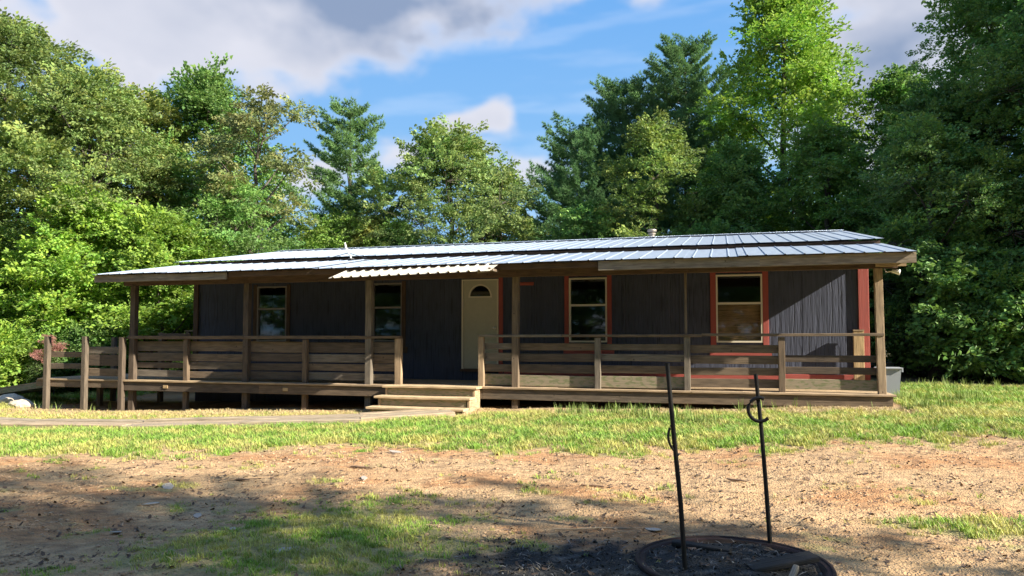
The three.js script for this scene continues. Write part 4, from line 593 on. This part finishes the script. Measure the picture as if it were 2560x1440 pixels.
// bushes at the left
for (const [x, z, h, rr, sd, l, c] of [[-22.5, -16.2, 2.0, 1.5, 30, 'bright green bush at the left edge of the lawn', BRIGHT], [-20.2, -16.6, 1.75, 1.2, 31, 'bright green bush left of the landing posts', BRIGHT], [-24.6, -17.0, 2.6, 1.6, 32, 'taller green bush behind the left lawn', GREEN], [-18.4, -18.0, 1.7, 1.0, 33, 'round green bush behind the landing rail', GREEN]]) broadleaf({ x, z, h, r: rr, base: 0.3, lobes: 12, per: 22, clump: 'fine', col: c, seed: sd, name: 'bush', category: 'bush', group: 'bushes by the left lawn', label: l, trunk: 0.05, scale: 1.1 });
{ // pinkish flower heads
  const f = thing('flowering_weed', 'tall weed with dusty pink flower heads beside the landing', 'plant', [-18.2, baseGround(-18.2, -16.4), -16.4]), b = new Build(), list = [], pk = [], r = rng(50);
  for (const [x, z, h] of [[0, 0, 1.55], [-0.35, 0.1, 1.15], [-0.15, 0.15, 1.05], [0.2, -0.1, 1.35]]) { b.tube([V3(x * 0.4, 0, z), V3(x * 0.8, h * 0.5, z), V3(x, h, z)], [0.014, 0.011, 0.006], 5); for (let i = 0; i < 10; i++) list.push([V3(x * 0.8, h * (0.25 + 0.06 * i), z), V3(Math.cos(i * 2.4), 0.1, Math.sin(i * 2.4)), 0, 0.6, 0.1, 0.18, 0.04]); for (let i = 0; i < 16; i++) pk.push([V3(x + (r() - 0.5) * 0.26, h + (r() - 0.3) * 0.16, z + (r() - 0.5) * 0.26), V3(r() - 0.5, 0.6, r() - 0.5).normalize(), r(), 0.34, 0.36, 0.2, 0.19]); }
  part('stem', b.geo(), bark, f); crown(f, CLUMP.fine, leafMat, list).name = 'foliage'; crown(f, CLUMP.fine, leafMat, pk).name = 'flower_head';
}
{ // understorey and far wood: reads as one mass
  const r = rng(99), list = []; const g = CLUMP.mid;
  const put = (x0, x1, z0, z1, h, n, c) => { for (let i = 0; i < n; i++) { const x = lerp(x0, x1, r()), z = lerp(z0, z1, r()), y = h * Math.pow(r(), 0.8) * (0.75 + 0.35 * n2(x * 0.3, z * 0.3)), v = 0.7 + 0.6 * r(); list.push([V3(x, baseGround(x, z) + 0.2 + y, z), V3(r() - 0.5, r() * 0.3, r() - 0.5).normalize(), r() - 0.5, 1.0 + 0.6 * r(), c[0] * v, c[1] * v, c[2] * v]); } };
  put(-46, -19, -27, -40, 8.5, 4600, GREEN); put(-20, -6, -34, -44, 5.2, 2300, GREEN); put(-6, 6, -31.5, -42, 7, 2600, GREEN); put(5, 30, -27, -42, 9, 4600, GREEN); put(5.2, 20, -20.5, -26, 3.4, 2000, GREEN); put(-40, -21, -20, -26, 3.5, 2000, GREEN); put(-38, 22, 13, 24, 12, 5200, GREEN);
  const o = crown(scene, g, leafMat, list); o.name = 'undergrowth'; tag(o, 'dark mass of leaves and undergrowth behind the trees', 'undergrowth', null, 'stuff');
}
// trees out of the frame at the right whose shadows lie on the yard
for (const [x, z, h, rr, base, sd, per] of [[14, -0.5, 12.5, 3.1, 4.5, 40, 7], [16.5, 3.4, 14, 3.6, 3.5, 41, 7], [20, 0.2, 17, 3.3, 8.5, 42, 6], [25, 2.8, 19, 3.6, 9, 43, 6], [15, -23.2, 15, 3.3, 2.5, 44, 20], [14.5, -28, 11, 3.0, 2.5, 45, 18], [19, -22, 15, 3.2, 2.5, 46, 20], [11.9, -22, 12.5, 3.0, 1.5, 47, 22]]) broadleaf({ x, z, h, r: rr, base, lobes: 18, per, clump: 'big', col: GREEN, seed: sd, name: 'shade_tree', group: 'trees beyond the right edge', label: 'tall tree beyond the right edge, seen only by its shadow' });
// trees behind the camera, which the dark window panes mirror
for (const [x, z, h, sd] of [[-22, 9, 12, 50], [-15, 14, 15, 51], [-8, 11, 14, 52], [-1, 15, 16, 53], [5, 11, 14, 54], [11, 14, 15, 55], [-28, 2, 13, 56]]) broadleaf({ x, z, h, r: 4, base: 1.5, lobes: 20, per: 16, clump: 'big', col: GREEN, seed: sd, scale: 1.4, name: 'yard_tree', group: 'trees behind the viewer', label: 'tall tree behind the viewer, mirrored darkly in the windows' });

scene.traverse((o) => { if (o.isMesh) { o.castShadow = true; o.receiveShadow = true; } });
renderer.render(scene, camera);
